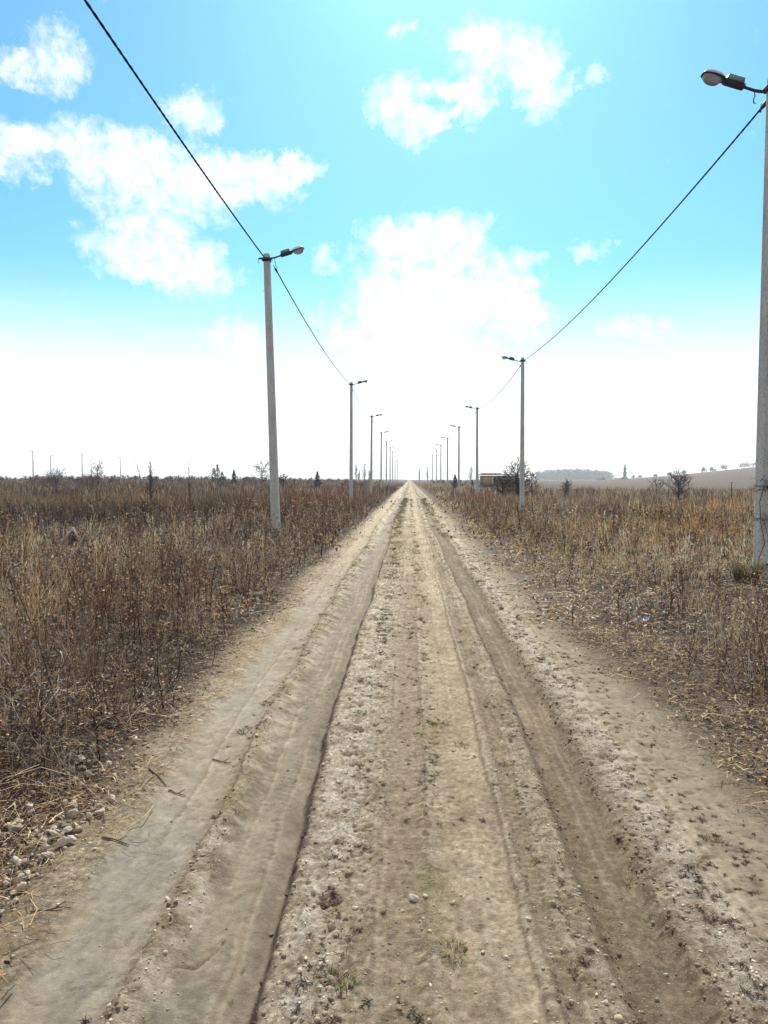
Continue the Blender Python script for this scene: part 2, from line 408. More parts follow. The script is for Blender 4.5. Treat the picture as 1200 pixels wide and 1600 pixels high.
    c = lerp(c, white*.95, bell(x, -.91, .075)*.60*ss(n_m+.6*n_l, -.35, .3))
    c = lerp(c, white*.97, bell(x, 1.17, .11)*.85*ss(n_m, -.5, .15)*(1-.6*ss(Y, 14, 30)))
    c = lerp(c, damp*1.15, ss(x, 1.24, 1.4)*.5*(1-ss(Y, 10, 20))*ss(n_l, -.5, .4))
    c = lerp(c, grey*.92, ss(x, 1.28, 1.42)*.35)
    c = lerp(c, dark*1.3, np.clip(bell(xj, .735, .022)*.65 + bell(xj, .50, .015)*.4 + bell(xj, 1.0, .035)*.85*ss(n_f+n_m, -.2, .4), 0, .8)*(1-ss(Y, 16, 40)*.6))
    c = lerp(c, dark*1.0, np.clip(bell(xj, -.54, .022 + .012*ss(n_l, -.3, .3))*(.75+.6*ss(n_m, -.3, .3)), 0, .95)*(1-.5*ss(Y, 9, 20)))  # shade on the left rut's steep right wall, painted into the soil colour
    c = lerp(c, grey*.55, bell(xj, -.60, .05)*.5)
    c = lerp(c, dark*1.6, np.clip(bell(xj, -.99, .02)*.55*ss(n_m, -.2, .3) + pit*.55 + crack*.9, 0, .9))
    spots = ss(fbm(x*17, Y*15, 2, 71), .36, .5)*(.35 + .6*bell(x, 1.2, .4) + .4*bell(x, 0, .25))
    c = lerp(c, dark*1.5, np.clip(spots, 0, .8)*(1-ss(Y, 14, 24)))
    # long thin tyre lines, broken up
    for (lx, lw, amt, sd_) in ((-.985, .010, .5, 1), (-1.19, .007, .45, 2), (-.80, .007, .4, 3), (-.71, .008, .35, 4), (-.665, .006, .35, 5), (.085, .010, .45, 6), (.435, .009, .6, 7), (.485, .007, .5, 8),
                               (.585, .009, .55, 9), (.655, .007, .4, 10), (.83, .008, .35, 11), (.89, .006, .3, 12), (-.12, .009, .4, 13), (1.31, .010, .35, 14), (.27, .007, .3, 15)):
        lxx = xj + .012*pn(Y*.7, Y*0+sd_, 3)
        on = ss(pn(Y*.45, Y*0+sd_*3.1, 5) + .6*n_m, -.35, .15)
        c = lerp(c, dark*1.9, np.clip(bell(lxx, lx, lw)*amt*on, 0, .8)); c = lerp(c, white*.9, np.clip(bell(lxx, lx+.02, lw*1.2)*amt*.55*on, 0, .6))
    # green and straw strips farther on
    gs = ss(fbm(x*2.3, Y*.8, 3, 81) + .35*ss(Y, 10, 60) + .06, .0, .35)
    gr = (bell(x, -.36, .15) + .7*bell(x, .98+.25*ss(Y, 20, 60), .14))*gs*ss(Y, 6, 22)
    gc = lerp(C(.115, .105, .045), C(.17, .135, .07), ss(n_m, -.3, .3))
    c = lerp(c, gc, np.clip(gr*1.1, 0, .85))
    yb = (bell(x, .12, .1) + bell(x, -.96, .07) + .6*bell(x, .6, .07))*ss(fbm(x*4, Y*1.6, 3, 91), .02, .35)
    c = lerp(c, C(.21, .175, .085), np.clip(yb, 0, 1)*.55)
    yb2 = ss(-x, 1.2, 1.45)*ss(fbm(x*3, Y*3, 3, 95), 0, .4)
    c = lerp(c, C(.22, .165, .085), yb2*.6*(1-ss(Y, 10, 16)))
    c = c*np.array([1.26, 1.235, 1.205]) * (1 + .30*n_f + .20*n_m + .10*n_l)[..., None]
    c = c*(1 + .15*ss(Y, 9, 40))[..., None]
    wet = bell(x, .84, .05)*bell(Y, 8.9, .55)*1.3 + .55*bell(x, -.63, .06)*bell(Y, 6.8, .6)
    wet = np.clip(wet*1.0 - .3, 0, 1)*.55*ss(n_m+.5*n_f, -.25, .15)
    c = lerp(c, C(.09, .085, .08), wet*.6)
    h = h - 0.0*wet
    grit = np.clip(rough*(.55 + .6*n_l + .5*ridge), .05, 1.2)
    return h, np.clip(c, .02, .7), grit, wet
FADE = lambda X, Y: ss(X, edge_l(Y)-.22, edge_l(Y)+.10) * (1-ss(X, edge_r(Y)-.22, edge_r(Y)+.22))
def total_h(X, Y):
    X = np.asarray(X, float); Y = np.asarray(Y, float)
    return ground_h(X, Y)
def build_ground():
    xs_f = np.arange(-1.95, 2.10, .0095)
    def grow(a, d, lim):
        out = []; x = a
        while x < lim: d *= 1.09; x += d; out.append(x)
        return np.array(out)
    xs = np.concatenate([-grow(1.95, .02, 3500)[::-1], xs_f, grow(2.10, .02, 3500)])
    ys = [-40, -20, -10, -5, -2, 0, .8, 1.3, 1.6]; y = 1.8
    while y < 4000:
        ys.append(y); y += max(.0085, y*y/1229*.85) if y < 90 else y*.06
    ys = np.array(ys)
    X, Y = np.meshgrid(xs, ys)
    g = ground_h(X, Y)
    f = FADE(X, Y)
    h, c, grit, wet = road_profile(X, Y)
    n1 = fbm(X*1.3, Y*1.3, 4, 101); n2 = fbm(X*.12, Y*.12, 3, 111); n3 = fbm(X*9, Y*9, 3, 121)
    gc = np.array([.034, .025, .018])[None, None]*(1 + .35*n1 + .3*n3)[..., None]
    # plough land and grazing on the right hand hill
    ratio = X/np.maximum(Y, 1)
    pl = ss(ratio, .12, .22)*ss(Y, 100, 135)
    fieldc = np.array([.078, .056, .036])[None, None]*(1 + .25*fbm(X*.03, Y*.006, 3, 131))[..., None]
    fieldc = fieldc*(1 + .35*ss(fbm(X*.006, Y*.03, 3, 133), -.05, .15) - .2*ss(fbm(X*.02, Y*.008, 3, 135), .0, .3))[..., None]
    gc = gc*(1-pl[..., None]) + fieldc*pl[..., None]
    vergec = np.array([.150, .112, .074])[None, None]*(1+.3*n3+.2*n1)[..., None]
    e = np.minimum(np.abs(X-edge_l(Y)), np.abs(X-edge_r(Y)))
    vt = (1-ss(e, .05, np.where(X < 0, .35, 1.3)))[..., None]
    gc = gc*(1-vt) + vergec*vt
    Z = g + f*h + (1-f)*(.012*n3 + .02*n1)*(np.abs(X) < 12)
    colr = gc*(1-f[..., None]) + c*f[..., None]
    grit = grit*f + .5*(1-f); wet = wet*f
    nx, ny = len(xs), len(ys)
    V = np.stack([X, Y, Z], -1).reshape(-1, 3)
    idx = np.arange(nx*ny).reshape(ny, nx)
    Q = np.stack([idx[:-1, :-1], idx[:-1, 1:], idx[1:, 1:], idx[1:, :-1]], -1)
    xc = (X[:-1, :-1] + X[1:, 1:])/2; yc = (Y[:-1, :-1]+Y[1:, 1:])/2
    isroad = (xc > edge_l(yc)) & (xc < edge_r(yc)) & (yc < 700)
    for nm, msk in (('dirt_road', isroad), ('ground', ~isroad)):
        q = Q[msk]; used = np.unique(q); remap = np.zeros(nx*ny, np.int64); remap[used] = np.arange(len(used))
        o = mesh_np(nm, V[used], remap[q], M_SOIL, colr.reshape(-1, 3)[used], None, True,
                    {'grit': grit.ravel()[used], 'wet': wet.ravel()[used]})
        tag(o, kind='structure')
    print('ground verts', nx*ny)
build_ground()

def road_z(x, y):
    X = np.atleast_1d(np.asarray(x, float)); Y = np.atleast_1d(np.asarray(y, float))
    f = FADE(X, Y); h = road_profile(X, Y)[0]
    n1 = fbm(X*1.3, Y*1.3, 4, 101); n3 = fbm(X*9, Y*9, 3, 121)
    return ground_h(X, Y) + f*h + (1-f)*(.012*n3 + .02*n1)*(np.abs(X) < 12)

# ------------------------------------------------------------------ street lamps
def make_lamp():
    root = empty('street_lamp', (0, 0, 0))
    H = 8.0
    m = MB(); rings = []
    zs = np.concatenate([np.linspace(-.4, 7.9, 18), [7.97, 8.0]])
    for i, z in enumerate(zs):
        t = z/8; w = .122*(1-t) + .088*t; d = .105*(1-t) + .078*t; b = .022
        if i == len(zs)-1: w -= .02; d -= .02
        g = .012   # shallow recess down the middle of each face
        ring = [(-w+b, -d), (-w*.45, -d), (-w*.36, -d+g), (w*.36, -d+g), (w*.45, -d), (w-b, -d), (w, -d+b), (w, -d*.4), (w-g, -d*.3), (w-g, d*.3), (w, d*.4), (w, d-b),
                (w-b, d), (w*.45, d), (w*.36, d-g), (-w*.36, d-g), (-w*.45, d), (-w+b, d), (-w, d-b), (-w, d*.4), (-w+g, d*.3), (-w+g, -d*.3), (-w, -d*.4), (-w, -d+b)]
        rings.append([(x, y, z) for x, y in ring])
    G = np.array(rings); m.grid(G)
    n = len(G[0]); top = np.vstack([G[-1], [[0, 0, H]]]); m.add(top, None, [[n, j, (j+1) % n] for j in range(n)])
    m.build('pole', M_CONC, root)
    # joint line of the mould and tie wires
    for z in (.62, .95, 1.9, 2.3):
        m = MB(); w = .122*(1-z/8)+.088*z/8
        m.tube([(-w-.004, -.03, z), (-w-.03, -.035, z+.006), (-w-.03, .02, z+.012), (-w-.004, .02, z+.01)], .006, 5); m.build('tie_wire', M_STEEL, root)
    for z in (6.95,):
        m = MB()
        m.tube([(-.09, -.03, z), (-.14, -.03, z), (-.14, -.03, z+.02)], .005, 5)
    m.build('tie_wire', M_STEEL, root)
    # clamp band and hooks
    m = MB()
    for z in (7.83,):
        w, d = .100, .090
        m.box((0, -d, z), (2*w+.02, .012, .10)); m.box((0, d, z), (2*w+.02, .012, .10))
        m.box((-w, 0, z), (.012, 2*d-.012, .10)); m.box((w, 0, z), (.012, 2*d-.012, .10))
        for s in (-1, 1): m.tube([(s*(w+.035), -d-.02, z), (s*(w+.035), d+.02, z)], .012, 6)
    m.build('clamp_band', M_STEEL, root)
    m = MB()
    m.tube([(-.20, -.11, 7.84), (-.225, -.11, 7.83), (-.23, -.11, 7.75), (-.215, -.11, 7.71), (-.195, -.11, 7.74)], .007, 6); m.build('hook', M_STEEL, root); m = MB()
    m.tube([(.25, -.11, 7.82), (.24, -.11, 7.75), (.265, -.11, 7.70), (.26, -.10, 7.64), (.28, -.02, 7.60)], .009, 6)
    m.build('hook', M_STEEL, root)
    arm = MB()
    pts = [(-.21, -.125, 7.84), (0, -.125, 7.835), (.17, -.125, 7.835), (.24, -.125, 7.845), (.36, -.125, 7.88), (.46, -.125, 7.91)]
    arm.tube(pts, [.026, .026, .026, .024, .023, .023], 10)
    arm.build('arm', M_STEEL, root)
    a = R_(15)
    ca, sa = math.cos(a), math.sin(a)
    def loc(u, v, w): return (.42 + u*ca - w*sa, -.125 + v, 7.90 + u*sa + w*ca)
    def xf(m): 
        for i, V in enumerate(m.v): m.v[i] = np.array([loc(*p) for p in V])
    m = MB(); m.box((.16, 0, -.005), (.34, .10, .060)); m.box((.16, 0, -.04), (.30, .07, .02)); xf(m)
    m.build('gear_tray', M_STEEL, root)
    m = MB(); m.box((.155, 0, .066), (.27, .125, .078), taper=.93); xf(m)
    hb = m.build('gear_housing', M_BOX, root)
    m = MB(); m.box((.155, 0, .112), (.20, .05, .012)); m.box((.02, 0, .07), (.012, .06, .03)); xf(m); m.build('latch', M_STEEL, hb)
    # head: shell, rim, reflector, bowl
    def outline(u): # half width of head at u in 0..1
        return .118*math.sqrt(max(0, 1-((u-.52)/.52)**2))**.85
    K = 20; m = MB(); U0, LEN = .31, .37
    rim = []
    for j in range(28):
        t = 2*math.pi*j/28; u = .5-.5*math.cos(t); wv = math.copysign(outline(min(max(u, .004), .996)) if 0 < u < 1 else 0, math.sin(t))
        rim.append((U0 + LEN*u, wv, 0))
    rim = np.array(rim); cen = np.array([U0+LEN*.5, 0, 0])
    rings = []
    for k in range(6):
        q = k/5; s = math.cos(q*math.pi/2*.96); r = cen + (rim-cen)*s; r = r.copy(); r[:, 2] = .01 + .088*math.sin(q*math.pi/2)
        rings.append(r)
    m.grid(np.array(rings)); xf(m); m.build('head_shell', M_SHELL, root, True)
    m = MB(); m.tube(np.vstack([rim + [0, 0, .004], rim[:2] + [0, 0, .004]]), .012, 6, False); xf(m)
    m.build('head_rim', M_STEEL, root, True)
    m = MB(); rr = []
    for k in range(5):
        q = k/4; s = math.cos(q*math.pi/2*.97); r = (cen + (rim-cen)*s*.97).copy(); r[:, 2] = .002 + .06*math.sin(q*math.pi/2); rr.append(r)
    m.grid(np.array(rr)); xf(m); m.build('reflector', M_REFL, root, True)
    m = MB(); cb = cen + np.array([.02, 0, 0]); rr = []
    for k in range(9):
        q = k/8; s = math.cos(q*math.pi/2)**.8 if k < 8 else .02
        r = (cb + (rim-cen)*s*np.array([.82, .86, 1])).copy(); r[:, 2] = -.006 - .115*math.sin(q*math.pi/2)**1.3; rr.append(r)
    m.grid(np.array(rr)); xf(m); gb = m.build('glass_bowl', M_GLASS, root, True)
    m = MB(); m.tube([loc(U0+.05, 0, .0), loc(U0+.22, 0, -.02)], [.03, .045], 10); m.build('bulb', M_SHELL, gb, True)
    return root

LY = [21.9, 50.8, 76.8, 103.5, 128.5, 151.5, 176, 205, 243]
RY = [12.4, 40.85, 68.6, 92.5, 118, 141, 167, 196]
ORD = ['nearest', 'second', 'third', 'fourth', 'fifth', 'sixth', 'seventh', 'eighth', 'ninth']
proto = make_lamp()
LX = [-3.83, -3.88, -3.85, -3.85, -3.9, -3.85, -3.9, -3.9, -3.9]
lr = random.Random(3)
for i, y in enumerate(LY):
    o = proto if i == 0 else copy_tree(proto)
    o.location = (LX[i], y, float(ground_h(np.array(LX[i]), np.array(y))))
    o.rotation_euler = (R_(lr.uniform(-.2, .2)), R_([-1.6, .25, .5, .3, 0, 0, 0, 0, 0][i]), R_([0, 2, -3, 1, 0, 2, 0, 0, 0][i]))
    extra = ['slightly leaning concrete lamp pole', 'slim concrete lamp pole', 'slim concrete lamp pole'][min(i, 2)]
    tag(o, f'{extra}, {ORD[i]} one on the left of the dirt track', 'street lamp', 'concrete lamp poles along the dirt track')
for i, y in enumerate(RY):
    o = copy_tree(proto)
    x = [5.63, 5.95, 6.0, 5.9, 5.8, 5.7, 5.8, 5.8][i]
    o.location = (x, y, -.15 if i == 0 else float(ground_h(np.array(x), np.array(y))))
    o.rotation_euler = (0, R_([-.15, .2, .2, 0, .1, 0, 0, 0][i]), math.pi + R_([4, -3, 2, 0, 0, 1, 0, 0][i]))
    o.scale = (1, 1, 1)
    tag(o, ('thick weathered concrete lamp pole, ' if i == 0 else 'slim concrete lamp pole, ') +
        f'{ORD[i]} one on the right of the dirt track', 'street lamp', 'concrete lamp poles along the dirt track')
far = [(-87, 175, 1), (-98, 207, 0), (-85, 197, 1), (-104, 248, 0), (-86, 226, 1)]
for i, (x, y, s) in enumerate(far):
    o = copy_tree(proto); o.location = (x, y, float(ground_h(np.array(x), np.array(y))) - 1.0); o.rotation_euler = (0, 0, math.pi if s else 0)
    tag(o, f'tiny far lamp pole on the left horizon, {["leftmost", "second", "third", "fourth", "rightmost"][i]} of five', 'street lamp', 'far lamp poles on the left horizon')

# twisted overhead cables
def cable(A, B, sag, rad, off, name_label, n=120, pitch=.32, ext=None, clamp=True):
    A = np.array(A, float); B = np.array(B, float); root = empty('overhead_cable', tuple(A))
    t = np.linspace(0, 1, n); P = A + (B-A)*t[:, None]; P[:, 2] -= 4*sag*t*(1-t)
    Ln = np.linalg.norm(B-A); m = MB()
    side = np.cross((B-A)/Ln, [0, 0, 1]); upv = np.cross(side, (B-A)/Ln)
    for s in (0, math.pi):
        ph = t*Ln/pitch*2*math.pi + s
        Q = P + off*.55*(np.cos(ph)[:, None]*side + np.sin(ph)[:, None]*upv)
        m.tube(Q - A, rad*1.25, 6)
    m.build('twisted_wire', M_CABLE, root)
    if clamp:
        m = MB(); d = (P[3]-P[0])/np.linalg.norm(P[3]-P[0])
        m.tube([P[0]-A+d*.02, P[0]-A+d*.10, P[0]-A+d*.26, P[0]-A+d*.34], [.018, .034, .034, .02], 8)
        m.tube([P[0]-A-d*.22, P[0]-A+d*.04], .012, 6)
        m.tube([P[0]-A+d*.30+[-.0, 0, .07], P[0]-A+d*.34+[0, 0, -.05]], .014, 6)
        m.tube([P[0]-A+d*.1, P[0]-A+d*.16+[.03, 0, -.10], P[0]-A+d*.08+[.07, 0, -.13], P[0]-A+[.04, 0, -.05]], .006, 5)
        m.build('tension_clamp', M_STEEL, root)
    tag(root, name_label, 'cable', 'overhead cables between the lamp poles')
cable((-3.95, -6.5, 7.75), (-4.05, 21.8, 7.78), .27, .0115, .010, 'black twisted cable crossing the top left sky down to the nearest left lamp pole', 420, .42, clamp=False)
def top(x, y, lean=0): return x
for i in range(6):
    xa = LX[i] + [-.1, .0, 0, 0, 0, 0][i]; xb = LX[i+1]
    cable((xa+.06, LY[i]+.30, 7.66), (xb, LY[i+1]-.1, 7.80), .33, .0125 if i == 0 else .014, .008, f'thin sagging cable from the {ORD[i]} to the {ORD[i+1]} lamp pole on the left', 260 if i == 0 else 50, .42)
RX = [5.80, 5.95, 6.0, 5.9, 5.8, 5.7]
for i in range(5):
    cable((RX[i]-.08, RY[i]+.28, 7.64 if i else 7.66), (RX[i+1]-.02, RY[i+1]-.1, 7.80), .42, .0110 if i == 0 else .014, .0085, f'sagging black cable from the {ORD[i]} to the {ORD[i+1]} lamp pole on the right', 300 if i == 0 else 50, .42)

# ------------------------------------------------------------------ vegetation templates
rg = np.random.default_rng(11)
def ribbon(P, w, side):
    """P (K,3) w (K,) -> verts, quads"""
    V = np.empty((2*len(P), 3)); V[0::2] = P - side*w[:, None]/2; V[1::2] = P + side*w[:, None]/2
    k = np.arange(len(P)-1)*2
    return V, np.stack([k, k+1, k+3, k+2], 1)
class Tpl:
    def __init__(s): s.V = []; s.F = []; s.C = []; s.n = 0
    def rib(s, P, w, c, ang=None):
        P = np.asarray(P, float); w = np.asarray(w, float)*np.ones(len(P))
        ang = rg.random()*6.283 if ang is None else ang
        sd = np.array([math.cos(ang), math.sin(ang), rg.uniform(-.3, .3)]); V, F = ribbon(P, w, sd)
        s.V.append(V); s.F.append(F+s.n); s.C.append(np.tile(c, (len(V), 1))); s.n += len(V)
    def leaf(s, p, sz, c):
        d = rg.normal(size=3); d /= np.linalg.norm(d); e = np.cross(d, rg.normal(size=3)); e /= np.linalg.norm(e)
        V = np.array([p-d*sz, p+e*sz*.5, p+d*sz, p-e*sz*.5]); s.V.append(V); s.F.append(np.array([[0, 1, 2, 3]])+s.n); s.C.append(np.tile(c, (4, 1))); s.n += 4
    def done(s): return np.vstack(s.V), np.vstack(s.F), np.vstack(s.C)
def jc(c, a=.36): return np.array(c)*max(.35, 1+rg.normal()*a)
STRAW = (.56, .425, .26); TAN = (.345, .245, .145); REDB = (.140, .076, .052); DARK = (.050, .038, .034); GREY = (.33, .295, .25); GOLD = (.43, .32, .15); GREEN = (.10, .11, .04)
HC = [REDB, DARK, DARK, TAN, (.46, .35, .21), (.50, .39, .24), (.42, .30, .17), (.22, .12, .075)]
def t_grass(nb, w, h=.5, col=STRAW, spread=.10, segs=4, bend=.35):
    t = Tpl()
    for i in range(nb//3 if w < .013 else 0):
        t.leaf(np.array([rg.normal()*.08, rg.normal()*.08, h*rg.uniform(.1, .9)]), w*rg.uniform(1, 2.4), jc(HC[rg.integers(0, len(HC))]))
    for i in range(nb):
        a = rg.random()*6.283; r = spread*math.sqrt(rg.random()); b0 = np.array([r*math.cos(a), r*math.sin(a), -.02])
        hh = h*rg.uniform(.45, 1.1); az = a + rg.normal()*.8; out = np.array([math.cos(az), math.sin(az), 0]); bd = bend*rg.uniform(.2, 1.4)
        q = np.linspace(0, 1, segs)[:, None]
        P = b0 + np.array([0, 0, 1])*hh*(q - .35*bd*q**3) + out*hh*bd*q**1.8
        if rg.random() < .15: P[-1] -= [0, 0, hh*.25]
        ww = w*np.linspace(1, .25, segs)*rg.uniform(.7, 1.4)
        t.rib(P, ww, jc(col if rg.random() < .75 else TAN))
    return t.done()
def t_reed(ns, w, h=.9, col=STRAW, plume=True, segs=4):
    t = Tpl()
    for i in range(ns):
        b0 = np.array([rg.normal()*.07, rg.normal()*.07, -.02]); hh = h*rg.uniform(.7, 1.1); ln = rg.normal(size=2)*.10
        q = np.linspace(0, 1, segs)[:, None]; P = b0 + np.hstack([q**1.6*ln[0]*hh, q**1.6*ln[1]*hh, q*hh])
        c = jc(col); t.rib(P, w*np.linspace(1, .5, segs), c)
        if plume:
            tip = P[-1]; dr = P[-1]-P[-2]; dr /= np.linalg.norm(dr)
            for k in range(5):
                s = tip - dr*rg.uniform(.0, .18); t.rib([s, s + dr*.06 + rg.normal(size=3)*.016], [w*1.6, w*.5], jc(np.array(col)*1.1))
    return t.done()
def t_weed(w, h=.8, col=REDB, nb=12, heads=True, segs=5, twig=2):
    t = Tpl(); ln = rg.normal(size=2)*.12
    q = np.linspace(0, 1, segs)[:, None]
    P = np.hstack([q**1.5*ln[0]*h, q**1.5*ln[1]*h, q*h - .02]) + np.hstack([rg.normal(size=(segs, 2))*.006, np.zeros((segs, 1))])
    a0 = rg.random()*3.14
    t.rib(P, w*np.linspace(1.5, .6, segs), jc(col), a0); t.rib(P, w*np.linspace(1.5, .6, segs), jc(col), a0+1.57)
    for i in range(nb):
        u = .25+.72*(i+rg.random())/nb; k = min(int(u*(segs-1)), segs-2); f = u*(segs-1)-k; p = P[k]*(1-f)+P[k+1]*f
        az = i*2.4+rg.random(); L = h*.34*(1.15-u)*rg.uniform(.6, 1.3)+.03; up = rg.uniform(.5, 1.3)
        d = np.array([math.cos(az), math.sin(az), up]); d /= np.linalg.norm(d)
        p1 = p+d*L*.55; p2 = p+d*L+np.array([0, 0, L*.18]); c = jc(col); t.rib([p, p1, p2], [w*.8, w*.6, w*.4], c)
        for j in range(twig):
            s = p+(p2-p)*rg.uniform(.3, .95); dd = d+rg.normal(size=3)*.5; t.rib([s, s+dd*L*.3], [w*.55, w*.3], c)
            if heads and rg.random() < .8: t.leaf(s+dd*L*.3, w*rg.uniform(1.2, 2.7), jc(HC[rg.integers(0, len(HC))]))
        if heads: t.leaf(p2, w*rg.uniform(1.4, 3.0), jc(HC[rg.integers(0, len(HC))]))
    return t.done()
def t_litter(n, w, R=.22, col=TAN, zmax=.07):
    t = Tpl()
    for i in range(n):
        p = np.array([rg.normal()*R*.6, rg.normal()*R*.6, rg.random()**2*zmax]); a = rg.random()*6.283; L = rg.uniform(.02, .075) if rg.random() < .82 else rg.uniform(.07, .17)
        d = np.array([math.cos(a), math.sin(a), rg.uniform(-.1, .35)]); b = np.array([-d[1], d[0], 0])*rg.normal()*.3
        q = np.linspace(0, 1, 3)[:, None]; P = p + d*L*q + b*L*q*q - np.array([0, 0, 1])*(q*q*L*.2); P[:, 2] = np.maximum(P[:, 2], .002)
        rnd = rg.random(); c = jc(STRAW if rnd < .07 else TAN if rnd < .5 else REDB if rnd < .75 else DARK, .3)
        t.rib(P, w*rg.uniform(.6, 1.5), c)
    for i in range(n//3):
        p = np.array([rg.normal()*R*.6, rg.normal()*R*.6, rg.random()**2*zmax]); t.leaf(p, w*rg.uniform(1.5, 4), jc(HC[rg.integers(0, len(HC))], .3))
    return t.done()
def t_tangle(n, w, col=GREY, h=.4, R=.35):
    t = Tpl()
    for i in range(n):
        a = rg.random()*6.283; L = rg.uniform(.35, 1)*R*2; d = np.array([math.cos(a), math.sin(a), 0]); p = rg.normal(size=3)*[.08, .08, 0]
        q = np.linspace(0, 1, 6)[:, None]; hh = h*rg.uniform(.2, 1.2)
        P = p + d*L*q + np.array([0, 0, 1])*(hh*4*q*(1-q*.92)*.55) + np.cumsum(rg.normal(size=(6, 3))*.012, 0)
        c = jc(col if rg.random() < .6 else REDB, .25); t.rib(P, w*np.linspace(1.3, .5, 6), c, a+1.57+rg.normal()*.4)
        for k in range(3):
            s = P[rg.integers(1, 5)]; t.rib([s, s+rg.normal(size=3)*.07+[0, 0, .03]], [w*.7, w*.4], c)
    return t.done()
def place(tpls, X, Y, sc, rng, hs=None, tint=None, zoff=0.0, zfun=ground_h):
    """merge copies of templates"""
    Vs, Fs, Cs = [], [], []; base = 0
    pick = rng.integers(0, len(tpls), len(X)); Z = zfun(X, Y) + zoff
    hs = sc if hs is None else hs
    for k, (V, F, C) in enumerate(tpls):
        m = pick == k; n = m.sum()
        if n == 0: continue
        a = rng.random(n)*6.283; ca, sa = np.cos(a)[:, None], np.sin(a)[:, None]; s = sc[m][:, None]
        x = (V[None, :, 0]*ca - V[None, :, 1]*sa)*s + X[m][:, None]; y = (V[None, :, 0]*sa + V[None, :, 1]*ca)*s + Y[m][:, None]
        z = V[None, :, 2]*hs[m][:, None] + Z[m][:, None]
        # lean
        lx = rng.normal(size=n)[:, None]*.10; ly = rng.normal(size=n)[:, None]*.10
        x = x + V[None, :, 2]*hs[m][:, None]*lx; y = y + V[None, :, 2]*hs[m][:, None]*ly
        Vs.append(np.stack([x, y, z], -1).reshape(-1, 3))
        Fs.append((F[None]+(np.arange(n)*len(V))[:, None, None]).reshape(-1, 4)+base)
        c = np.repeat(C[None], n, 0)*np.clip(1+rng.normal(size=(n, 1, 1))*.24, .4, 1.8)
        if tint is not None: c = c*tint[m][:, None, :]
        Cs.append(np.clip(c, .01, .8).reshape(-1, 3)); base += n*len(V)
    return np.vstack(Vs), np.vstack(Fs), np.vstack(Cs)
def wedge(n, d0, d1, rng, az=36):
    r = np.sqrt(rng.uniform(d0*d0, d1*d1, n)); a = np.radians(rng.uniform(-az, az, n) - 1.9); return r*np.sin(a), r*np.cos(a)
def edist(X, Y): return np.maximum(edge_l(Y)-X, X-edge_r(Y))
def hfac(X, Y):
    e = edist(X, Y); left = X < 0
    n = fbm(X*.5, Y*.5, 3, 201); n2 = fbm(X*.08, Y*.08, 2, 211)
    h = .62 + .5*n + .25*n2
    ramp = np.where(left, ss(e, .08+.12*n, .85), ss(e, .3+.25*n, 2.2 - .7*ss(Y, 12, 30) - 1.15*(1-ss(Y, 6, 9))))
    h = np.clip(h, .3, 1.2)*ramp
    for (px, py) in ((-3.83, 21.9), (-7.3, 16.4), (5.63, 12.4), (5.3, 11.6), (5.0, 10.6), (5.95, 40.85), (-3.88, 50.8)):
        d = np.hypot(X-px, (Y-(py-1.0))*.6); h = h*(.40+.60*ss(d, .4, 1.4))
    h = h + (.42*patch(X, Y, [(3.3, 5.7, .5, .9)]))*ss(e, .6, 1.1)
    return h*np.where(left, 1.08, .94)
def patch(X, Y, lst):
    s = np.zeros_like(X)
    for (x, y, rx, ry) in lst: s = np.maximum(s, np.exp(-((X-x)/rx)**2-((Y-y)/ry)**2))
    return s
PG = [(-19, 48, 3.5, 9), (15, 38, 3, 6), (-10, 70, 5, 8), (8.2, 24, 2, 3)]             # golden
PR = [(-7, 62, 3.5, 14), (-5.5, 45, 2, 10), (9.5, 24, 1.6, 3), (5.5, 17, 1, 2), (-3.4, 9.5, .8, 1.4), (5.0, 55, 2, 9)]   # red brown
PD = [(-13, 27, 5, 5), (-12, 36, 4, 4), (-3.6, 20.5, 1.1, 1.6), (-2.6, 6.6, .7, .9), (9, 32, 2.5, 4), (-2.3, 4.3, .6, .7), (-5.2, 11, 1.1, .9), (4.2, 11, 1, .8), (3.4, 33, 1.5, 5), (-8, 33, 2, 4)]  # dark
PS = [(-9, 16, 3.5, 3.5), (-6.5, 12, 2, 2), (6.5, 10, 2, 3), (5.5, 15, 2.5, 4), (9, 16, 3, 4), (-5, 9, 1.6, 1.2)]       # pale straw
def tints(X, Y):
    n = fbm(X*.22, Y*.22, 3, 221)[:, None]; m = fbm(X*.7, Y*.7, 2, 231)[:, None]
    t = (1.12 - .20*ss(Y, 14, 40)*(X < 0))[:, None] + .50*n + .48*m
    q = fbm(X*.16, Y*.10, 2, 291)[:, None]; t = t*(1 + q*np.array([[.13, .03, -.13]]))
    g, r, d, s = [patch(X, Y, q)[:, None] for q in (PG, PR, PD, PS)]
    t = t*(1-g) + g*np.array([[1.5, 1.32, 1.0]]); t = t*(1 - .7*r) + .7*r*np.array([[1.12, .76, .64]])
    ol = patch(X, Y, [(-22, 40, 5, 9), (-28, 70, 8, 14), (-9, 52, 3, 4), (-16, 30, 3, 4), (7, 20, 1.5, 3)])[:, None]; t = t*(1-.6*ol) + .6*ol*np.array([[.80, .86, .74]])
    t = t*(1 - .50*d); t = t*(1+.22*s)
    lt = np.clip((-X-3)/10, 0, 1)[:, None]*.04 + .0
    t = t*np.where(X[:, None] > 0, np.array([[1.12, 1.14, 1.18]]), np.array([[1.0, 1.02, 1.08]]))
    return np.clip(t*(1-lt), .22, 1.9)
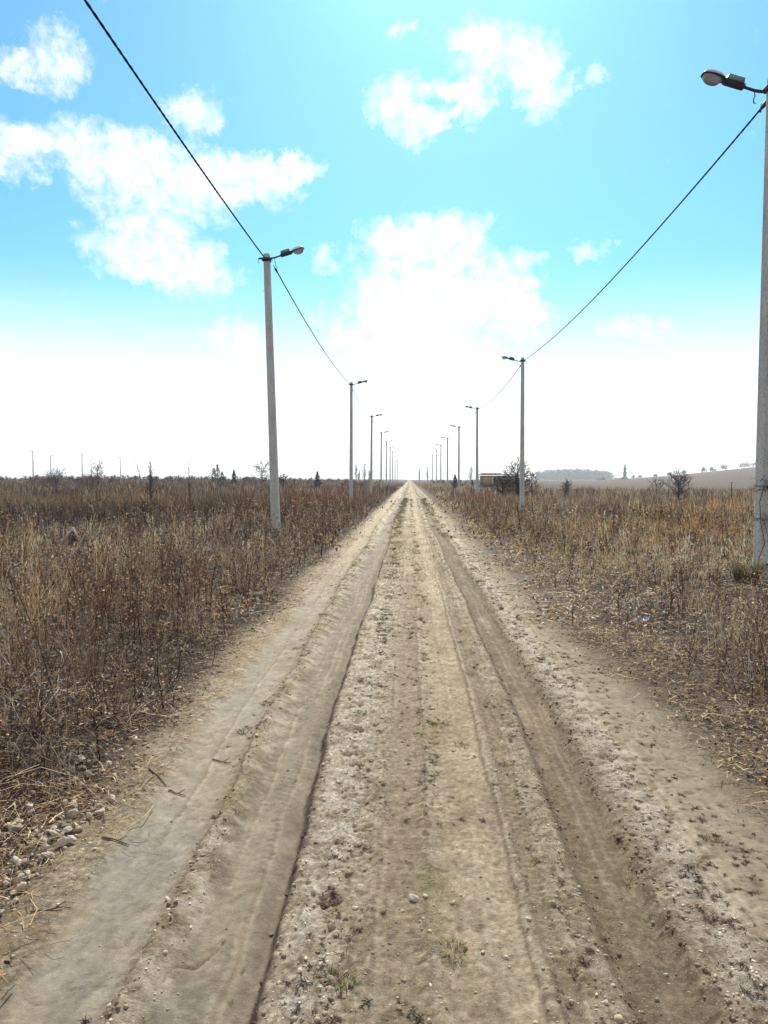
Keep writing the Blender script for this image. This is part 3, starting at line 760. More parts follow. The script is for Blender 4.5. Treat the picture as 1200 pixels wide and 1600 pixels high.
def kindw(X, Y):
    """probability that a spot carries pale grass rather than woody weeds"""
    p = .50 + 1.5*fbm(X*.3, Y*.3, 3, 241) - .12*(X < 0) + .6*patch(X, Y, PS) + .5*patch(X, Y, PG) - .6*patch(X, Y, PD) - .55*patch(X, Y, PR)
    p = p + np.where(X > 0, .24, -.04 - .28*(1-ss(Y, 8, 14))) - .18*ss(Y, 18, 45)
    return np.clip(p, .05, .95)

acc = {'dry_grass': [], 'woody_weeds': [], 'dry_litter': []}
def emit(key, r): acc[key].append(r)
BANDS = [  # d0, d1, grass/m2, weeds/m2, width, blades, segs
    (1.9, 4.5, 13, 26, .0042, 20, 4),
    (4.5, 8.5, 12, 22, .0056, 19, 4),
    (8.5, 16, 10, 13, .0095, 16, 3),
    (16, 32, 5, 7, .0170, 13, 3),
    (32, 62, 2.4, 3.4, .0300, 11, 3),
    (62, 130, 1.1, 1.7, .0540, 9, 2),
    (130, 260, .55, .35, .0900, 9, 2)]
for bi, (d0, d1, dg, dw, w, nb, sg) in enumerate(BANDS):
    rng = np.random.default_rng(100+bi); area = (d1*d1-d0*d0)*math.radians(72)/2
    spread = [.10, .10, .14, .22, .35, .5, .9][bi]
    G = [t_grass(nb, w, .55, c, spread, sg) for c in (STRAW, STRAW, TAN, TAN, GREY, GOLD)] + [t_reed(max(4, nb//3), w*.8, .85, c, bi < 4, sg+1) for c in (STRAW, TAN)]
    tw = [2, 2, 1, 1, 0, 0, 0][bi]; hd = bi < 4; nbr = [12, 12, 10, 8, 7, 6, 6][bi]
    if bi < 4: W = [t_weed(w*.85, .85, c, nbr, hd, 5, tw) for c in (REDB, REDB, REDB, DARK, DARK, TAN, GREY, (.22, .13, .08))]
    else: W = [t_grass(nb, w*.8, .85, c, spread, sg, .18) for c in (REDB, REDB, DARK, (.2, .13, .085), GREY)]
    W.append(t_grass(nb, w*.7, .75, REDB, spread, sg, .2))
    n = int(area*dg); X, Y = wedge(n, d0, d1, rng)
    if bi == 6: X, Y = wedge(n, d0, d1, rng, 33)
    def keepf(X, Y, e0):
        k = (edist(X, Y) > e0)
        far_r = (X/np.maximum(Y, 1) > .17) & (Y > 105 + 8*fbm(X*.1, Y*.1, 2, 251)); return k & ~far_r
    hf = hfac(X, Y); k = keepf(X, Y, .12) & (hf > .05) & (rng.random(n) < kindw(X, Y)*1.15)
    X, Y, hf = X[k], Y[k], hf[k]
    s = rng.uniform(.75, 1.25, len(X)); emit('dry_grass', place(G, X, Y, s*np.clip(hf+.35, .4, 1.1), rng, s*hf*1.15, tints(X, Y)))
    n = int(area*dw); X, Y = wedge(n, d0, d1, rng); hf = hfac(X, Y)
    k = keepf(X, Y, .25) & (hf > .12) & (rng.random(n) < (1.15-kindw(X, Y)))
    X, Y, hf = X[k], Y[k], hf[k]; s = rng.uniform(.6, 1.30, len(X))
    emit('woody_weeds', place(W, X, Y, s*np.clip(hf+.2, .35, 1.1), rng, s*hf*1.15, tints(X, Y)))
    if bi < 5:
        TL = .86 if bi < 2 else 1.0
        T = [t_litter([70, 58, 40, 24, 16][bi], w*.8, [.2, .2, .28, .4, .6][bi], zmax=[.07, .07, .09, .12, .2][bi]) for _ in range(6)]
        n = int(area*[46, 36, 18, 6, 1.6][bi]); X, Y = wedge(n, d0, d1, rng); e = edist(X, Y)
        edge_keep = np.where(X < 0, ss(e + .10*fbm(X*3, Y*3, 2, 261), .0, .22), ss(e + .35*fbm(X*2, Y*2, 2, 263), -.12, .35))
        k = (rng.random(n) < edge_keep*np.where(e > 1.6, .6, 1))
        X, Y = X[k], Y[k]; s = rng.uniform(.7, 1.3, len(X))
        emit('dry_litter', place(T, X, Y, s, rng, s, tints(X, Y)*np.array([[1.22, 1.15, 1.04]])*np.where(X > 0, 1.22*TL*TL, TL)[:, None], 0, road_z if bi < 3 else ground_h))
    if bi < 5:
        T = [t_weed(w*.9, .28, c, [14, 12, 10, 8, 6][bi], bi < 4, 4, [2, 2, 1, 1, 0][bi]) for c in (DARK, REDB, (.13, .085, .06), TAN, DARK, GREY)]
        n = int(area*[30, 24, 15, 7, 2.5][bi]); X, Y = wedge(n, d0, d1, rng); e = edist(X, Y)
        k = (rng.random(n) < np.where(X < 0, ss(e+.12*fbm(X*2, Y*2, 2, 271), .05, .3), ss(e+.35*fbm(X*1.6, Y*1.6, 2, 273), .1, .75))) & (fbm(X*1.1, Y*1.1, 3, 275) > np.where(X < 0, -.16, -.04)) & (rng.random(n) < 1.1-.5*ss(e, 3, 6))
        X, Y = X[k], Y[k]; s = rng.uniform(.45, 1.25, len(X))
        emit('woody_weeds', place(T, X, Y, s, rng, s, tints(X, Y)))
    if bi < 4:
        T = [t_tangle([16, 14, 10, 7][bi], w*.8, GREY if q % 2 else (.42, .34, .24), .42) for q in range(6)]
        n = int(area*[8, 5, 2.2, .7][bi]); X, Y = wedge(n, d0, d1, rng); e = edist(X, Y)
        k = (e > .28) & (rng.random(n) < np.where(X < 0, 1-.6*ss(e, 2, 4), .5)) & (rng.random(n) < (1.25-kindw(X, Y)))
        X, Y = X[k], Y[k]; s = rng.uniform(.5, 1.15, len(X))
        emit('woody_weeds', place(T, X, Y, s, rng, s*np.clip(.4+hfac(X, Y), .4, 1), tints(X, Y)))
LBL = {'dry_grass': ('pale straw coloured dry grass covering the fields on both sides of the track', 'grass'),
       'woody_weeds': ('brown and reddish leafless weed stems standing among the dry grass', 'weeds'),
       'dry_litter': ('flattened brown dead stems and leaf litter lying along the verges', 'plant litter')}
for key, lst in acc.items():
    V, F, C, b = [], [], [], 0
    for v, f, c in lst: V.append(v); F.append(f+b); C.append(c); b += len(v)
    o = mesh_np(key, np.vstack(V), np.vstack(F), M_PLANT, np.vstack(C)); tag(o, LBL[key][0], LBL[key][1], kind='stuff')
    print(key, len(o.data.polygons))
acc = None

# far scrub line
rng = np.random.default_rng(77)
SC = [t_weed(.055, 1.0, c, 26, False, 4, 3) for c in ((.18, .135, .105), (.15, .115, .09), (.21, .15, .11), (.18, .155, .12))]
X, Y = wedge(1500, 110, 330, rng, 33); k = (edist(X, Y) > 3+Y*.01) & ((X/Y < .12)) & (fbm(X*.03, Y*.03, 2, 301) > np.where(X < 0, -.15, .0)); X, Y = X[k], Y[k]
s = rng.uniform(.35, 1.05, len(X)); v, f, c = place(SC, X, Y, s*4.2, rng, s*1.5)
o = mesh_np('distant_scrub', v, f, M_WOODY, c); tag(o, 'ragged line of low leafless scrub along the far edge of the fields', 'scrub', kind='stuff')

# ------------------------------------------------------------------ stones, gravel, sprigs
def ico(sub):
    t = (1+5**.5)/2
    V = np.array([[-1,t,0],[1,t,0],[-1,-t,0],[1,-t,0],[0,-1,t],[0,1,t],[0,-1,-t],[0,1,-t],[t,0,-1],[t,0,1],[-t,0,-1],[-t,0,1]], float); V /= np.linalg.norm(V[0])
    F = np.array([[0,11,5],[0,5,1],[0,1,7],[0,7,10],[0,10,11],[1,5,9],[5,11,4],[11,10,2],[10,7,6],[7,1,8],[3,9,4],[3,4,2],[3,2,6],[3,6,8],[3,8,9],[4,9,5],[2,4,11],[6,2,10],[8,6,7],[9,8,1]])
    for _ in range(sub):
        cache = {}; V = list(V); nf = []
        def mid(a, b):
            k = (min(a, b), max(a, b))
            if k not in cache: m = (V[a]+V[b])/2; V.append(m/np.linalg.norm(m)); cache[k] = len(V)-1
            return cache[k]
        for a, b, c in F:
            x, y, z = mid(a, b), mid(b, c), mid(c, a); nf += [[a,x,z],[b,y,x],[c,z,y],[x,y,z]]
        V = np.array(V); F = np.array(nf)
    return V, F
def rock(sub, rng, rough=.22):
    V, F = ico(sub); V = V.copy()
    for _ in range(12):   # cut facets
        d = rng.normal(size=3); d /= np.linalg.norm(d); t = rng.uniform(.38, .8); q = V@d; m = q > t; V[m] -= np.outer(q[m]-t, d)
    V *= 1 + rng.normal(size=(len(V), 1))*.06
    V *= np.array([1, rng.uniform(.6, .9), rng.uniform(.45, .75)])
    return V, F
rng = np.random.default_rng(9)
rocks = []
for k in range(7):
    V, F = rock(2, rng); c = np.tile([.50, .435, .35], (len(V), 1))*(1+rng.normal(size=(len(V), 1))*.06)*[1, 1+rng.normal()*.02, 1+rng.normal()*.05]
    rocks.append((V, F, c))
rmesh = []
def stone(x, y, s, lab, grp, cat='stone', sink=.35):
    k = random.Random(int(x*1000+y*77777)).randrange(7)
    if len(rmesh) <= 6:
        for (V, F, c) in rocks:
            o = mesh_np('stone', V, F, M_STONE, c); rmesh.append(o.data); COL.objects.unlink(o); bpy.data.objects.remove(o)
    o = bpy.data.objects.new('stone', rmesh[k]); COL.objects.link(o); rr = random.Random(int(x*9991+y*313))
    o.scale = (s, s*rr.uniform(.8, 1.1), s*rr.uniform(.8, 1.1)); o.rotation_euler = (rr.uniform(-.4, .4), rr.uniform(-.4, .4), rr.uniform(0, 6.28))
    o.location = (x, y, float(road_z(x, y)[0]) + s*(.55-sink)); tag(o, lab, cat, grp)
# heap by left verge
cl = [(-1.60, 3.2, .24, .26, 120), (-1.50, 2.72, .12, .25, 34), (-1.72, 3.7, .20, .32, 34), (-1.72, 4.4, .2, .4, 9)]
for (cx, cy, sx, sy, n) in cl:
    for i in range(n):
        x, y = cx+rng.normal()*sx*.75, cy+rng.normal()*sy
        if x > edge_l(np.array(y)) - .0: x = float(edge_l(np.array(y))) - abs(rng.normal())*.18 - .02
        stone(x, y, float(np.clip(rng.lognormal(-4.0, .45), .008, .036)), 'pale limestone lump in the rubble along the left verge', 'pale rubble stones on the left verge', sink=.05)
for (cx, cy, sx, sy, n) in [(2.02, 4.75, .16, .28, 34), (2.15, 4.2, .14, .25, 16), (1.85, 5.2, .15, .2, 8)]:
    for i in range(n):
        x, y = cx+rng.normal()*sx, cy+rng.normal()*sy
        stone(x, y, float(np.clip(rng.lognormal(-4.15, .35), .009, .03)), 'small pale stone half buried in the litter of the right verge', 'pale stones on the right verge', sink=.1)
NTH = 'nearest second third fourth fifth sixth seventh eighth ninth tenth eleventh twelfth thirteenth fourteenth fifteenth sixteenth seventeenth eighteenth'.split()
LS = sorted([(.60, 3.02, .020), (-.93, 2.86, .018), (-.90, 2.78, .012), (.02, 2.87, .028), (.60, 2.30, .017), (-.35, 2.4, .014), (-1.75, 4.05, .035), (-1.58, 4.0, .03),
                  (.25, 2.55, .014), ], key=lambda q: q[1])
for i, (x, y, s) in enumerate(LS):
    stone(x, y, s, f'small pale loose stone on the dirt track, {NTH[i]} to the camera', 'loose stones on the dirt track', sink=.3)
# gravel
V1, F1 = ico(1); V0, F0 = ico(0)
def scatter_rocks(name, X, Y, S, base, lab, cat, sub=0, sink=.3):
    rng = np.random.default_rng(3); v0, f0 = (V1, F1) if sub else (V0, F0); n = len(X); Z = road_z(X, Y)
    J = 1+rng.normal(size=(n, len(v0), 1))*.24; Q = v0[None]*J*rng.uniform(.5, 1.3, (n, 1, 3)); a = rng.random(n)*6.28
    ca, sa = np.cos(a)[:, None], np.sin(a)[:, None]
    x = (Q[..., 0]*ca-Q[..., 1]*sa)*S[:, None]+X[:, None]; y = (Q[..., 0]*sa+Q[..., 1]*ca)*S[:, None]+Y[:, None]; z = Q[..., 2]*S[:, None]*.7+Z[:, None]+S[:, None]*(.5-sink)*.7
    V = np.stack([x, y, z], -1).reshape(-1, 3); F = (f0[None]+(np.arange(n)*len(v0))[:, None, None]).reshape(-1, 3)
    C = np.repeat(base*(1+rng.normal(size=(n, 1))*.16), len(v0), 0)
    o = mesh_np(name, V, F, M_STONE, np.clip(C, .02, .7)); tag(o, lab, cat, kind='stuff')
rng = np.random.default_rng(15)
n = 60000; Y = 1.9+rng.random(n)**2.0*16; X = rng.uniform(-1.6, 1.9, n)
h_, c_, grit_, wet_ = road_profile(X, Y)
k = (rng.random(n) < np.clip(grit_-.25, 0.02, 1)*.42) & (wet_ < .05); X, Y, c_ = X[k], Y[k], c_[k]
S = np.clip(rng.lognormal(-5.55, .42, len(X)), .0016, .011)*(1+.05*Y)
bc = c_*1.22
pk = rng.random(len(X)) < .30; bc[pk] = np.array([.46, .41, .33])
scatter_rocks('gravel', X, Y, S, bc, 'fine pale gravel and dry crumbs of clay strewn over the dirt track', 'gravel')
# dark clods along right rut rim and centre
n = 2300; Y = 1.9+rng.random(n)**1.5*12; lane = rng.choice([1.02, .74, -.97, -.50, 1.2, -.30], n, p=[.34, .14, .16, .10, .14, .12]); X = unwarp(lane+rng.normal(size=n)*.028, Y)
h_, c_, g_, w_ = road_profile(X, Y)
scatter_rocks('clods', X, Y, np.clip(rng.lognormal(-5.15, .42, n), .0025, .011), c_*.85, 'crumbled dark clods of soil along the rims of the wheel ruts', 'soil clods')
# verge rubble small
n = 1500; Y = 2.2+rng.random(n)**1.5*8; X = edge_l(Y)-np.abs(rng.normal(size=n))*.25; m = rng.random(n) < .35; X = np.where(m, edge_r(Y)+.15+np.abs(rng.normal(size=n))*.3, X)
scatter_rocks('verge_rubble', X, Y, np.clip(rng.lognormal(-4.7, .5, n), .003, .022), np.tile([.32, .26, .20], (n, 1)), 'small broken stone chips mixed into the verge litter', 'rubble', 1)
# sprigs
def t_sprig(n, w, col, L=.03, up=.5):
    t = Tpl()
    for i in range(n):
        a = rg.random()*6.283; d = np.array([math.cos(a), math.sin(a), rg.uniform(.05, up)])*L*rg.uniform(.5, 1.3); p = rg.normal(size=3)*[.008, .008, 0]
        t.rib([p, p+d*.6+[0, 0, L*.12], p+d], [w, w*.8, w*.2], jc(col, .25))
    return t.done()
SP = [t_sprig(18, .0038, c, .021) for c in ((.09, .05, .035), (.07, .05, .03), (.12, .07, .045), (.15, .12, .05))]
n = 2900; Y = 1.9+rng.random(n)**1.5*16; lane = rng.choice([-.28, .03, 1.2, 1.45, .15, .6, -1.0], n, p=[.28, .10, .26, .18, .05, .06, .07]); X = unwarp(lane+rng.normal(size=n)*.08, Y); kk = fbm(X*2, Y*1.3, 2, 407) > -.12; X, Y, n = X[kk], Y[kk], int(kk.sum()); sz = np.clip(rng.lognormal(-.45, .45, n), .22, 1.1)*(1+.35*ss(Y, 4, 9))
k = (X > -1.3) & ((X < -.92) | (X > -.48)) & ~((X > .72) & (X < 1.0)); X, Y, sz = X[k], Y[k], sz[k]
v, f, c = place(SP, X, Y, sz, rng, sz, None, 0, road_z)
o = mesh_np('dried_sprigs', v, f, M_PLANT, c); tag(o, 'scattered dark dried sprigs and rosettes pressed into the dirt track', 'dried plants', kind='stuff')
SG = [t_sprig(10, .0045, c, .038, .6) for c in ((.20, .17, .07), (.24, .19, .10), (.15, .135, .06))]
n = 2600; Y = 3.0+rng.random(n)**.9*60; lane = np.where(rng.random(n) < .5, .14, np.where(rng.random(n) < .5, -.97, .60)); X = unwarp(lane+rng.normal(size=n)*.05, Y)
m = rng.random(n) < ss(Y, 8, 30)*.75; X = np.where(m, unwarp(np.where(rng.random(n) < .6, -.38, 1.08)+rng.normal(size=n)*.10, Y), X)
k = fbm(X*3, Y*1.2, 2, 401) > .05; X, Y = X[k], Y[k]; sz = rng.uniform(.4, 1.3, len(X))*(1+.05*Y)*np.where(m[k], 1.15, .75)
v, f, c = place(SG, X, Y, sz, rng, sz, None, 0, road_z)
o = mesh_np('sparse_turf', v, f, M_PLANT, c); tag(o, 'sparse yellowish green turf growing in strips between the wheel tracks', 'turf', kind='stuff')

# green tufts
TUFT = [(-.31, 8.7, 1.0, 1), (-.33, 9.4, .8, 0), (.20, 5.0, .75, 1), (.08, 5.25, .5, 1), (.13, 4.3, .5, 0), (-.15, 4.2, .45, 1), (.55, 4.25, .6, 1), (.33, 4.6, .65, 0), (-1.05, 4.85, .8, 0), (-1.0, 5.4, .7, 1),
        (-.24, 2.38, .9, 1), (.15, 2.55, .8, 0), (1.35, 3.4, .55, 1), (1.55, 2.95, .7, 1), (.50, 6.3, .7, 0), (-.33, 12.4, 1.4, 1), (-.35, 14.5, 1.6, 1), (-.36, 17.5, 2.0, 1), (1.10, 12.0, 1.3, 1), (1.14, 13.6, 1.3, 0),
        (-1.07, 7.3, .8, 0), (.55, 8.1, .8, 0), (.62, 3.15, .5, 0), (.9, 3.1, .5, 0)]
def t_tuft(seed, col, n=70):
    global rg
    rg = np.random.default_rng(seed); t = Tpl()
    for i in range(n):
        a = rg.random()*6.283; r = .085*math.sqrt(rg.random()); p = np.array([r*math.cos(a), r*math.sin(a)*.6, -.004]); L = rg.uniform(.02, .055); az = a+rg.normal()*.7
        d = np.array([math.cos(az), math.sin(az), 0]); t.rib([p, p+d*L*.35+[0, 0, L*.6], p+d*L+[0, 0, L*.7]], [.0045, .0035, .001], jc(col if rg.random() < .6 else (.25, .19, .09), .25))
    return t.done()
tm = [t_tuft(1, (.16, .16, .055)), t_tuft(2, (.10, .14, .035)), t_tuft(3, (.12, .15, .04))]
tms = {}
zc = {}
for i, (x, y, s, g) in enumerate(sorted(TUFT, key=lambda q: q[1])):
    key = 0 if g == 0 else 1+i % 2
    if key not in tms:
        o = mesh_np('grass_tuft', tm[key][0], tm[key][1], M_PLANT, tm[key][2]); tms[key] = o.data
    else: o = bpy.data.objects.new('grass_tuft', tms[key]); COL.objects.link(o)
    o.location = (x + float(wig(np.array(y))), y, float(road_z(x, y)[0])); o.scale = (s, s, s*.75); o.rotation_euler = (0, 0, i*1.7)
    zn = 'between the wheel ruts' if -.5 < x < .7 else 'on the strip left of the left rut' if x < 0 else 'right of the right rut'
    zc[zn] = zc.get(zn, -1)+1
    tag(o, f'{"green" if g else "straw coloured"} grass tuft {zn}, {NTH[zc[zn]]} to the camera', 'grass tuft', 'grass tufts on the track')

# ------------------------------------------------------------------ bushes and trees
def bare_tree(seed, H, crown_w, trunk_h, r0, col, nmain=14, spread=.8, depth=3, lean=(0, 0), twig_r=.006, curl=.25, up=.4):
    """returns trunk MB, branches MB"""
    rr = np.random.default_rng(seed); tr = MB(); br = MB()
    n = 9; q = np.linspace(0, 1, n); P = np.stack([lean[0]*q**1.5 + np.cumsum(rr.normal(size=n))*.012*H/3, lean[1]*q**1.5 + np.cumsum(rr.normal(size=n))*.012*H/3, q*H*.93 - .15], 1)
    tr.tube(P, r0*(1-.85*q)+twig_r*.6, 6)
    def grow(p, d, L, r, dep):
        k = 4; pts = [p]; dd = d.copy()
        for i in range(k):
            dd = dd + rr.normal(size=3)*curl + np.array([0, 0, up*.15]); dd /= np.linalg.norm(dd); pts.append(pts[-1]+dd*L/k)
        br.tube(pts, np.linspace(r, max(r*.45, twig_r*.6), k+1), 3 if dep < depth-1 else 4, False)
        if dep <= 0: return
        for j in range(rr.integers(3, 6)):
            s = rr.uniform(.25, 1); i = min(int(s*k), k-1); q = pts[i]+(pts[i+1]-pts[i])*(s*k-i)
            nd = dd + rr.normal(size=3)*.75 + np.array([0, 0, up*.5]); nd /= np.linalg.norm(nd); grow(q, nd, L*rr.uniform(.4, .65), max(r*.55, twig_r*.7), dep-1)
    for i in range(nmain):
        u = trunk_h/H + (1-trunk_h/H)*(i+.5)/nmain*.97; k = min(int(u*(n-1)), n-2); p = P[k]+(P[k+1]-P[k])*(u*(n-1)-k)
        az = i*2.4+rr.random(); wprof = math.sin(min(1, (u*H-trunk_h)/(H-trunk_h)+.25)*math.pi*.85)
        L = crown_w/2*spread*(.35+.75*wprof)*rr.uniform(.8, 1.2); d = np.array([math.cos(az), math.sin(az), rr.uniform(.1, .9)+up*.6]); d /= np.linalg.norm(d)
        grow(p, d, L*1.15, max(r0*.4*(1-u)+twig_r, twig_r), depth-1)
    return tr, br
def colored(mb, name, col, parent, rr):
    V = np.vstack(mb.v); C = np.tile(col, (len(V), 1))*(1+rr.normal(size=(len(V), 1))*.1); return mb.build(name, M_WOODY, parent, False, C)
def gz(x, y): return float(ground_h(np.array(float(x)), np.array(float(y))))
def tree(name, x, y, label, cat, group=None, seed=1, tcol=(.045, .036, .032), bcol=(.065, .050, .045), pz=0, **k):
    r = empty(name, (x, y, gz(x, y)+pz)); tr, br = bare_tree(seed, **k, col=None); rr = np.random.default_rng(seed)
    colored(tr, 'trunk', tcol, r, rr); colored(br, 'branches', bcol, r, rr); tag(r, label, cat, group); return r
tree('bare_shrub', 8.4, 60, 'large dark leafless shrub beside the second right lamp pole', 'shrub', seed=4, H=3.0, crown_w=2.5, trunk_h=.3, r0=.13, nmain=34, depth=3, twig_r=.012)
tree('bare_shrub', 7.4, 61, 'low dense dark thicket left of the big shrub by the second right lamp pole', 'shrub', seed=14, H=1.7, crown_w=2.0, trunk_h=.1, r0=.06, nmain=24, depth=3, twig_r=.018)
tree('bare_shrub', 9.8, 62, 'pale twiggy shrub just right of the second right lamp pole', 'shrub', seed=24, H=2.2, crown_w=1.5, trunk_h=.2, r0=.05, nmain=18, depth=3, twig_r=.013, bcol=(.14, .125, .12))
tree('bare_shrub', 17.3, 50, 'rounded leafless shrub with a short trunk standing alone in the right field', 'shrub', seed=5, H=2.1, crown_w=1.75, trunk_h=.35, r0=.06, nmain=36, depth=3, twig_r=.010, bcol=(.09, .075, .068))
tree('bare_shrub', 12.9, 64, 'small dark leafless bush in the right field left of the lone rounded shrub', 'shrub', seed=6, H=1.7, crown_w=1.0, trunk_h=.15, r0=.04, nmain=26, depth=3, twig_r=.012, bcol=(.10, .085, .075))
tree('bare_shrub', 28, 88, 'faint brown low bush in the right field near the metal stake', 'shrub', seed=8, H=1.4, crown_w=2.8, trunk_h=.1, r0=.04, nmain=16, depth=2, twig_r=.02, bcol=(.13, .10, .085))
tree('bare_shrub', 19.5, 95, 'small brownish bush far out between the two dark shrubs of the right field', 'shrub', seed=9, H=1.3, crown_w=1.8, trunk_h=.1, r0=.04, nmain=14, depth=2, twig_r=.02, bcol=(.13, .10, .085))
tree('sapling', -15.3, 45, 'thin dark leafless sapling with a bushy stem standing up over the left field', 'sapling', seed=7, H=2.9, crown_w=.9, trunk_h=.3, r0=.05, nmain=34, depth=2, twig_r=.008, up=1.2)
tree('sapling', -15.8, 45.5, 'pale whip thin sapling leaning left behind the dark bushy sapling', 'sapling', seed=17, H=3.6, crown_w=1.0, trunk_h=1.0, r0=.02, nmain=8, depth=2, twig_r=.005, up=1.4, lean=(-.7, 0), bcol=(.16, .14, .13), tcol=(.16, .14, .13))
tree('sapling', -12.75, 44, 'very slender bare sapling right of the dark bushy sapling', 'sapling', seed=27, H=3.2, crown_w=.6, trunk_h=.4, r0=.025, nmain=20, depth=2, twig_r=.006, up=1.3)
tree('bare_shrub', -28.0, 60, 'wide dark leafless bush on the far left skyline', 'shrub', seed=37, H=1.9, crown_w=2.8, trunk_h=.2, r0=.05, nmain=22, depth=3, twig_r=.013, bcol=(.12, .10, .09))
tree('bare_shrub', -34, 80, 'brown bush on the left skyline between the two pairs of far lamp poles', 'shrub', seed=38, H=1.5, crown_w=2.6, trunk_h=.2, r0=.05, nmain=16, depth=3, twig_r=.018, bcol=(.14, .11, .095))
tree('bare_shrub', -46, 112, 'bluish grey bush between the third and fourth far lamp poles on the left horizon', 'shrub', seed=39, H=4.1, crown_w=2.6, trunk_h=.2, r0=.06, nmain=22, depth=3, twig_r=.025, bcol=(.12, .13, .13), pz=-.4)
tree('bare_tree', -27, 140, 'small pale bare tree on the skyline just left of the nearest left lamp pole', 'tree', seed=40, H=4.0, crown_w=3.8, trunk_h=.8, r0=.07, nmain=16, depth=3, twig_r=.03, bcol=(.17, .16, .16))
tree('bare_shrub', -16.5, 100, 'small dark bush on the skyline right of the nearest left lamp pole', 'shrub', seed=41, H=2.1, crown_w=1.8, trunk_h=.3, r0=.05, nmain=16, depth=3, twig_r=.022)

M_NEEDLE = mat_attr('needles', .7, .1)
def conifer(x, y, H, W, label, seed, col=(.035, .075, .045), heads=1, pz=0):
    r = empty('conifer', (x, y, gz(x, y)+pz)); rr = np.random.default_rng(seed); tr = MB(); tr.tube([(0, 0, -.1), (0, 0, H*.5), (0, 0, H*.97)], [.09, .06, .015], 7)
    colored(tr, 'trunk', (.09, .06, .04), r, rr); V = []; n = 2600
    z = rr.random(n)**1.15; ax = np.zeros((n, 2))
    hd = rr.integers(0, heads, n); offs = np.array([[0, 0], [-.30, 0], [.34, .1], [-.1, .3]])[:heads]*W*.7; hz = np.array([1, .86, .7, .86])[:heads]
    rad = W/2*(1.0-z)**.8*(.8+.3*np.sin(z*20+hd*2))*(rr.random(n)**.45)/(heads**.3)
    a = rr.random(n)*6.283; c = np.stack([rad*np.cos(a)+offs[hd, 0]*(z > .15), rad*np.sin(a)+offs[hd, 1], z*H*hz[hd]], 1)
    d = np.stack([np.cos(a), np.sin(a), rr.uniform(.2, .9, n)], 1)+rr.normal(size=(n, 3))*.35; d /= np.linalg.norm(d, axis=1)[:, None]
    e = np.cross(d, rr.normal(size=(n, 3))); e /= np.linalg.norm(e, axis=1)[:, None]; L = H*.04; w = H*.010
    Q = np.stack([c-e*w, c+e*w, c+d*L+e*w*.3, c+d*L-e*w*.3], 1).reshape(-1, 3); F = np.arange(4*n).reshape(-1, 4)
    C = np.repeat(np.array(col)*(1+rr.normal(size=(n, 1))*.3), 4, 0)
    mesh_np('crown', Q, F, M_NEEDLE, np.clip(C, .005, 1), r); tag(r, label, 'tree', 'small conifers on the skyline')
conifer(-30.2, 120, 3.9, 2.8, 'bushy green pine with several tops on the left skyline', 3, heads=3, pz=-.55)
conifer(-27.6, 120, 3.1, 1.6, 'small green pine just right of the bushy several topped pine', 4, pz=-.6)
conifer(-13.0, 108, 2.6, 1.7, 'dark conical conifer on the skyline between the two nearest left lamp poles', 5, col=(.02, .035, .03))
conifer(6.6, 112, 2.3, 1.5, 'small dark conifer beyond the verge between right lamp poles', 6, col=(.02, .028, .03))
conifer(205, 740, 14, 5, 'tall narrow dark conifer on the distant right hill crest', 7, col=(.05, .06, .06))

def poplar(x, y, H, W, label, seed, group='bare poplars far down the track'):
    r = empty('poplar', (x, y, gz(x, y)-.3)); rr = np.random.default_rng(seed); tr = MB(); br = MB(); tr.tube([(0, 0, -.2), (0, 0, H*.5), (rr.normal()*.1, 0, H*.96)], [.22, .16, .05], 6)
    for i in range(70):
        z0 = H*(.08+.8*rr.random()); a = rr.random()*6.283; L = H*.22*(1.1-z0/H)+.5; rd = W/2*(1-.5*z0/H)*rr.uniform(.5, 1)
        br.tube([(0, 0, z0), (rd*.7*math.cos(a), rd*.7*math.sin(a), z0+L*.45), (rd*math.cos(a), rd*math.sin(a), z0+L)], [.07, .06, .03], 3, False)
    colored(tr, 'trunk', (.13, .11, .10), r, rr); colored(br, 'branches', (.15, .12, .12), r, rr); tag(r, label, 'tree', group)
poplar(6.6, 520, 9.6, 2.0, 'slim bare poplar just right of where the track meets the sky', 1)
poplar(12.0, 520, 11.0, 2.6, 'taller bare poplar, second to the right of where the track meets the sky', 2)
poplar(35, 440, 10.6, 4.0, 'bare poplar seen between the second and third right lamp poles', 3)
poplar(-30, 430, 10.0, 3.0, 'bare poplar pair member directly right of the second left lamp pole', 4)
poplar(-25.3, 430, 11.2, 4.6, 'broad bare poplar left of the third left lamp pole', 5)
poplar(-28, 425, 6.5, 2.0, 'short bare poplar between the two poplars left of the third left lamp pole', 6)
poplar(-22.6, 430, 6.8, 2.2, 'short bare poplar partly behind the third left lamp pole', 7)

# far wood and hill trees
def crown_np(n, rr, cx, cy, z0, w, h, d):
    u = rr.normal(size=(n, 3)); u /= np.linalg.norm(u, axis=1)[:, None]; u *= rr.random(n)[:, None]**.4; return np.array([cx, cy, z0+h*.5])+u*np.array([w/2, d/2, h/2])
rr = np.random.default_rng(44); P = []; rad = []
for i in range(150):
    az = rr.uniform(.165, .258); D = rr.uniform(1350, 1600); h = (15+5*math.sin((az-.165)/.093*math.pi)+rr.normal()*1.6)
    P.append(crown_np(60, rr, az*D, D, -4, rr.uniform(12, 24), h+4, 20))
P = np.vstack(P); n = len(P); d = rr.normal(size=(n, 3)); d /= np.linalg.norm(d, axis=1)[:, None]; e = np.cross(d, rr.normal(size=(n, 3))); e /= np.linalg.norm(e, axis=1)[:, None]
Q = np.stack([P-e*1.3-d*1.3, P+e*1.3-d*1.3, P+e*1.3+d*1.3, P-e*1.3+d*1.3], 1).reshape(-1, 3)
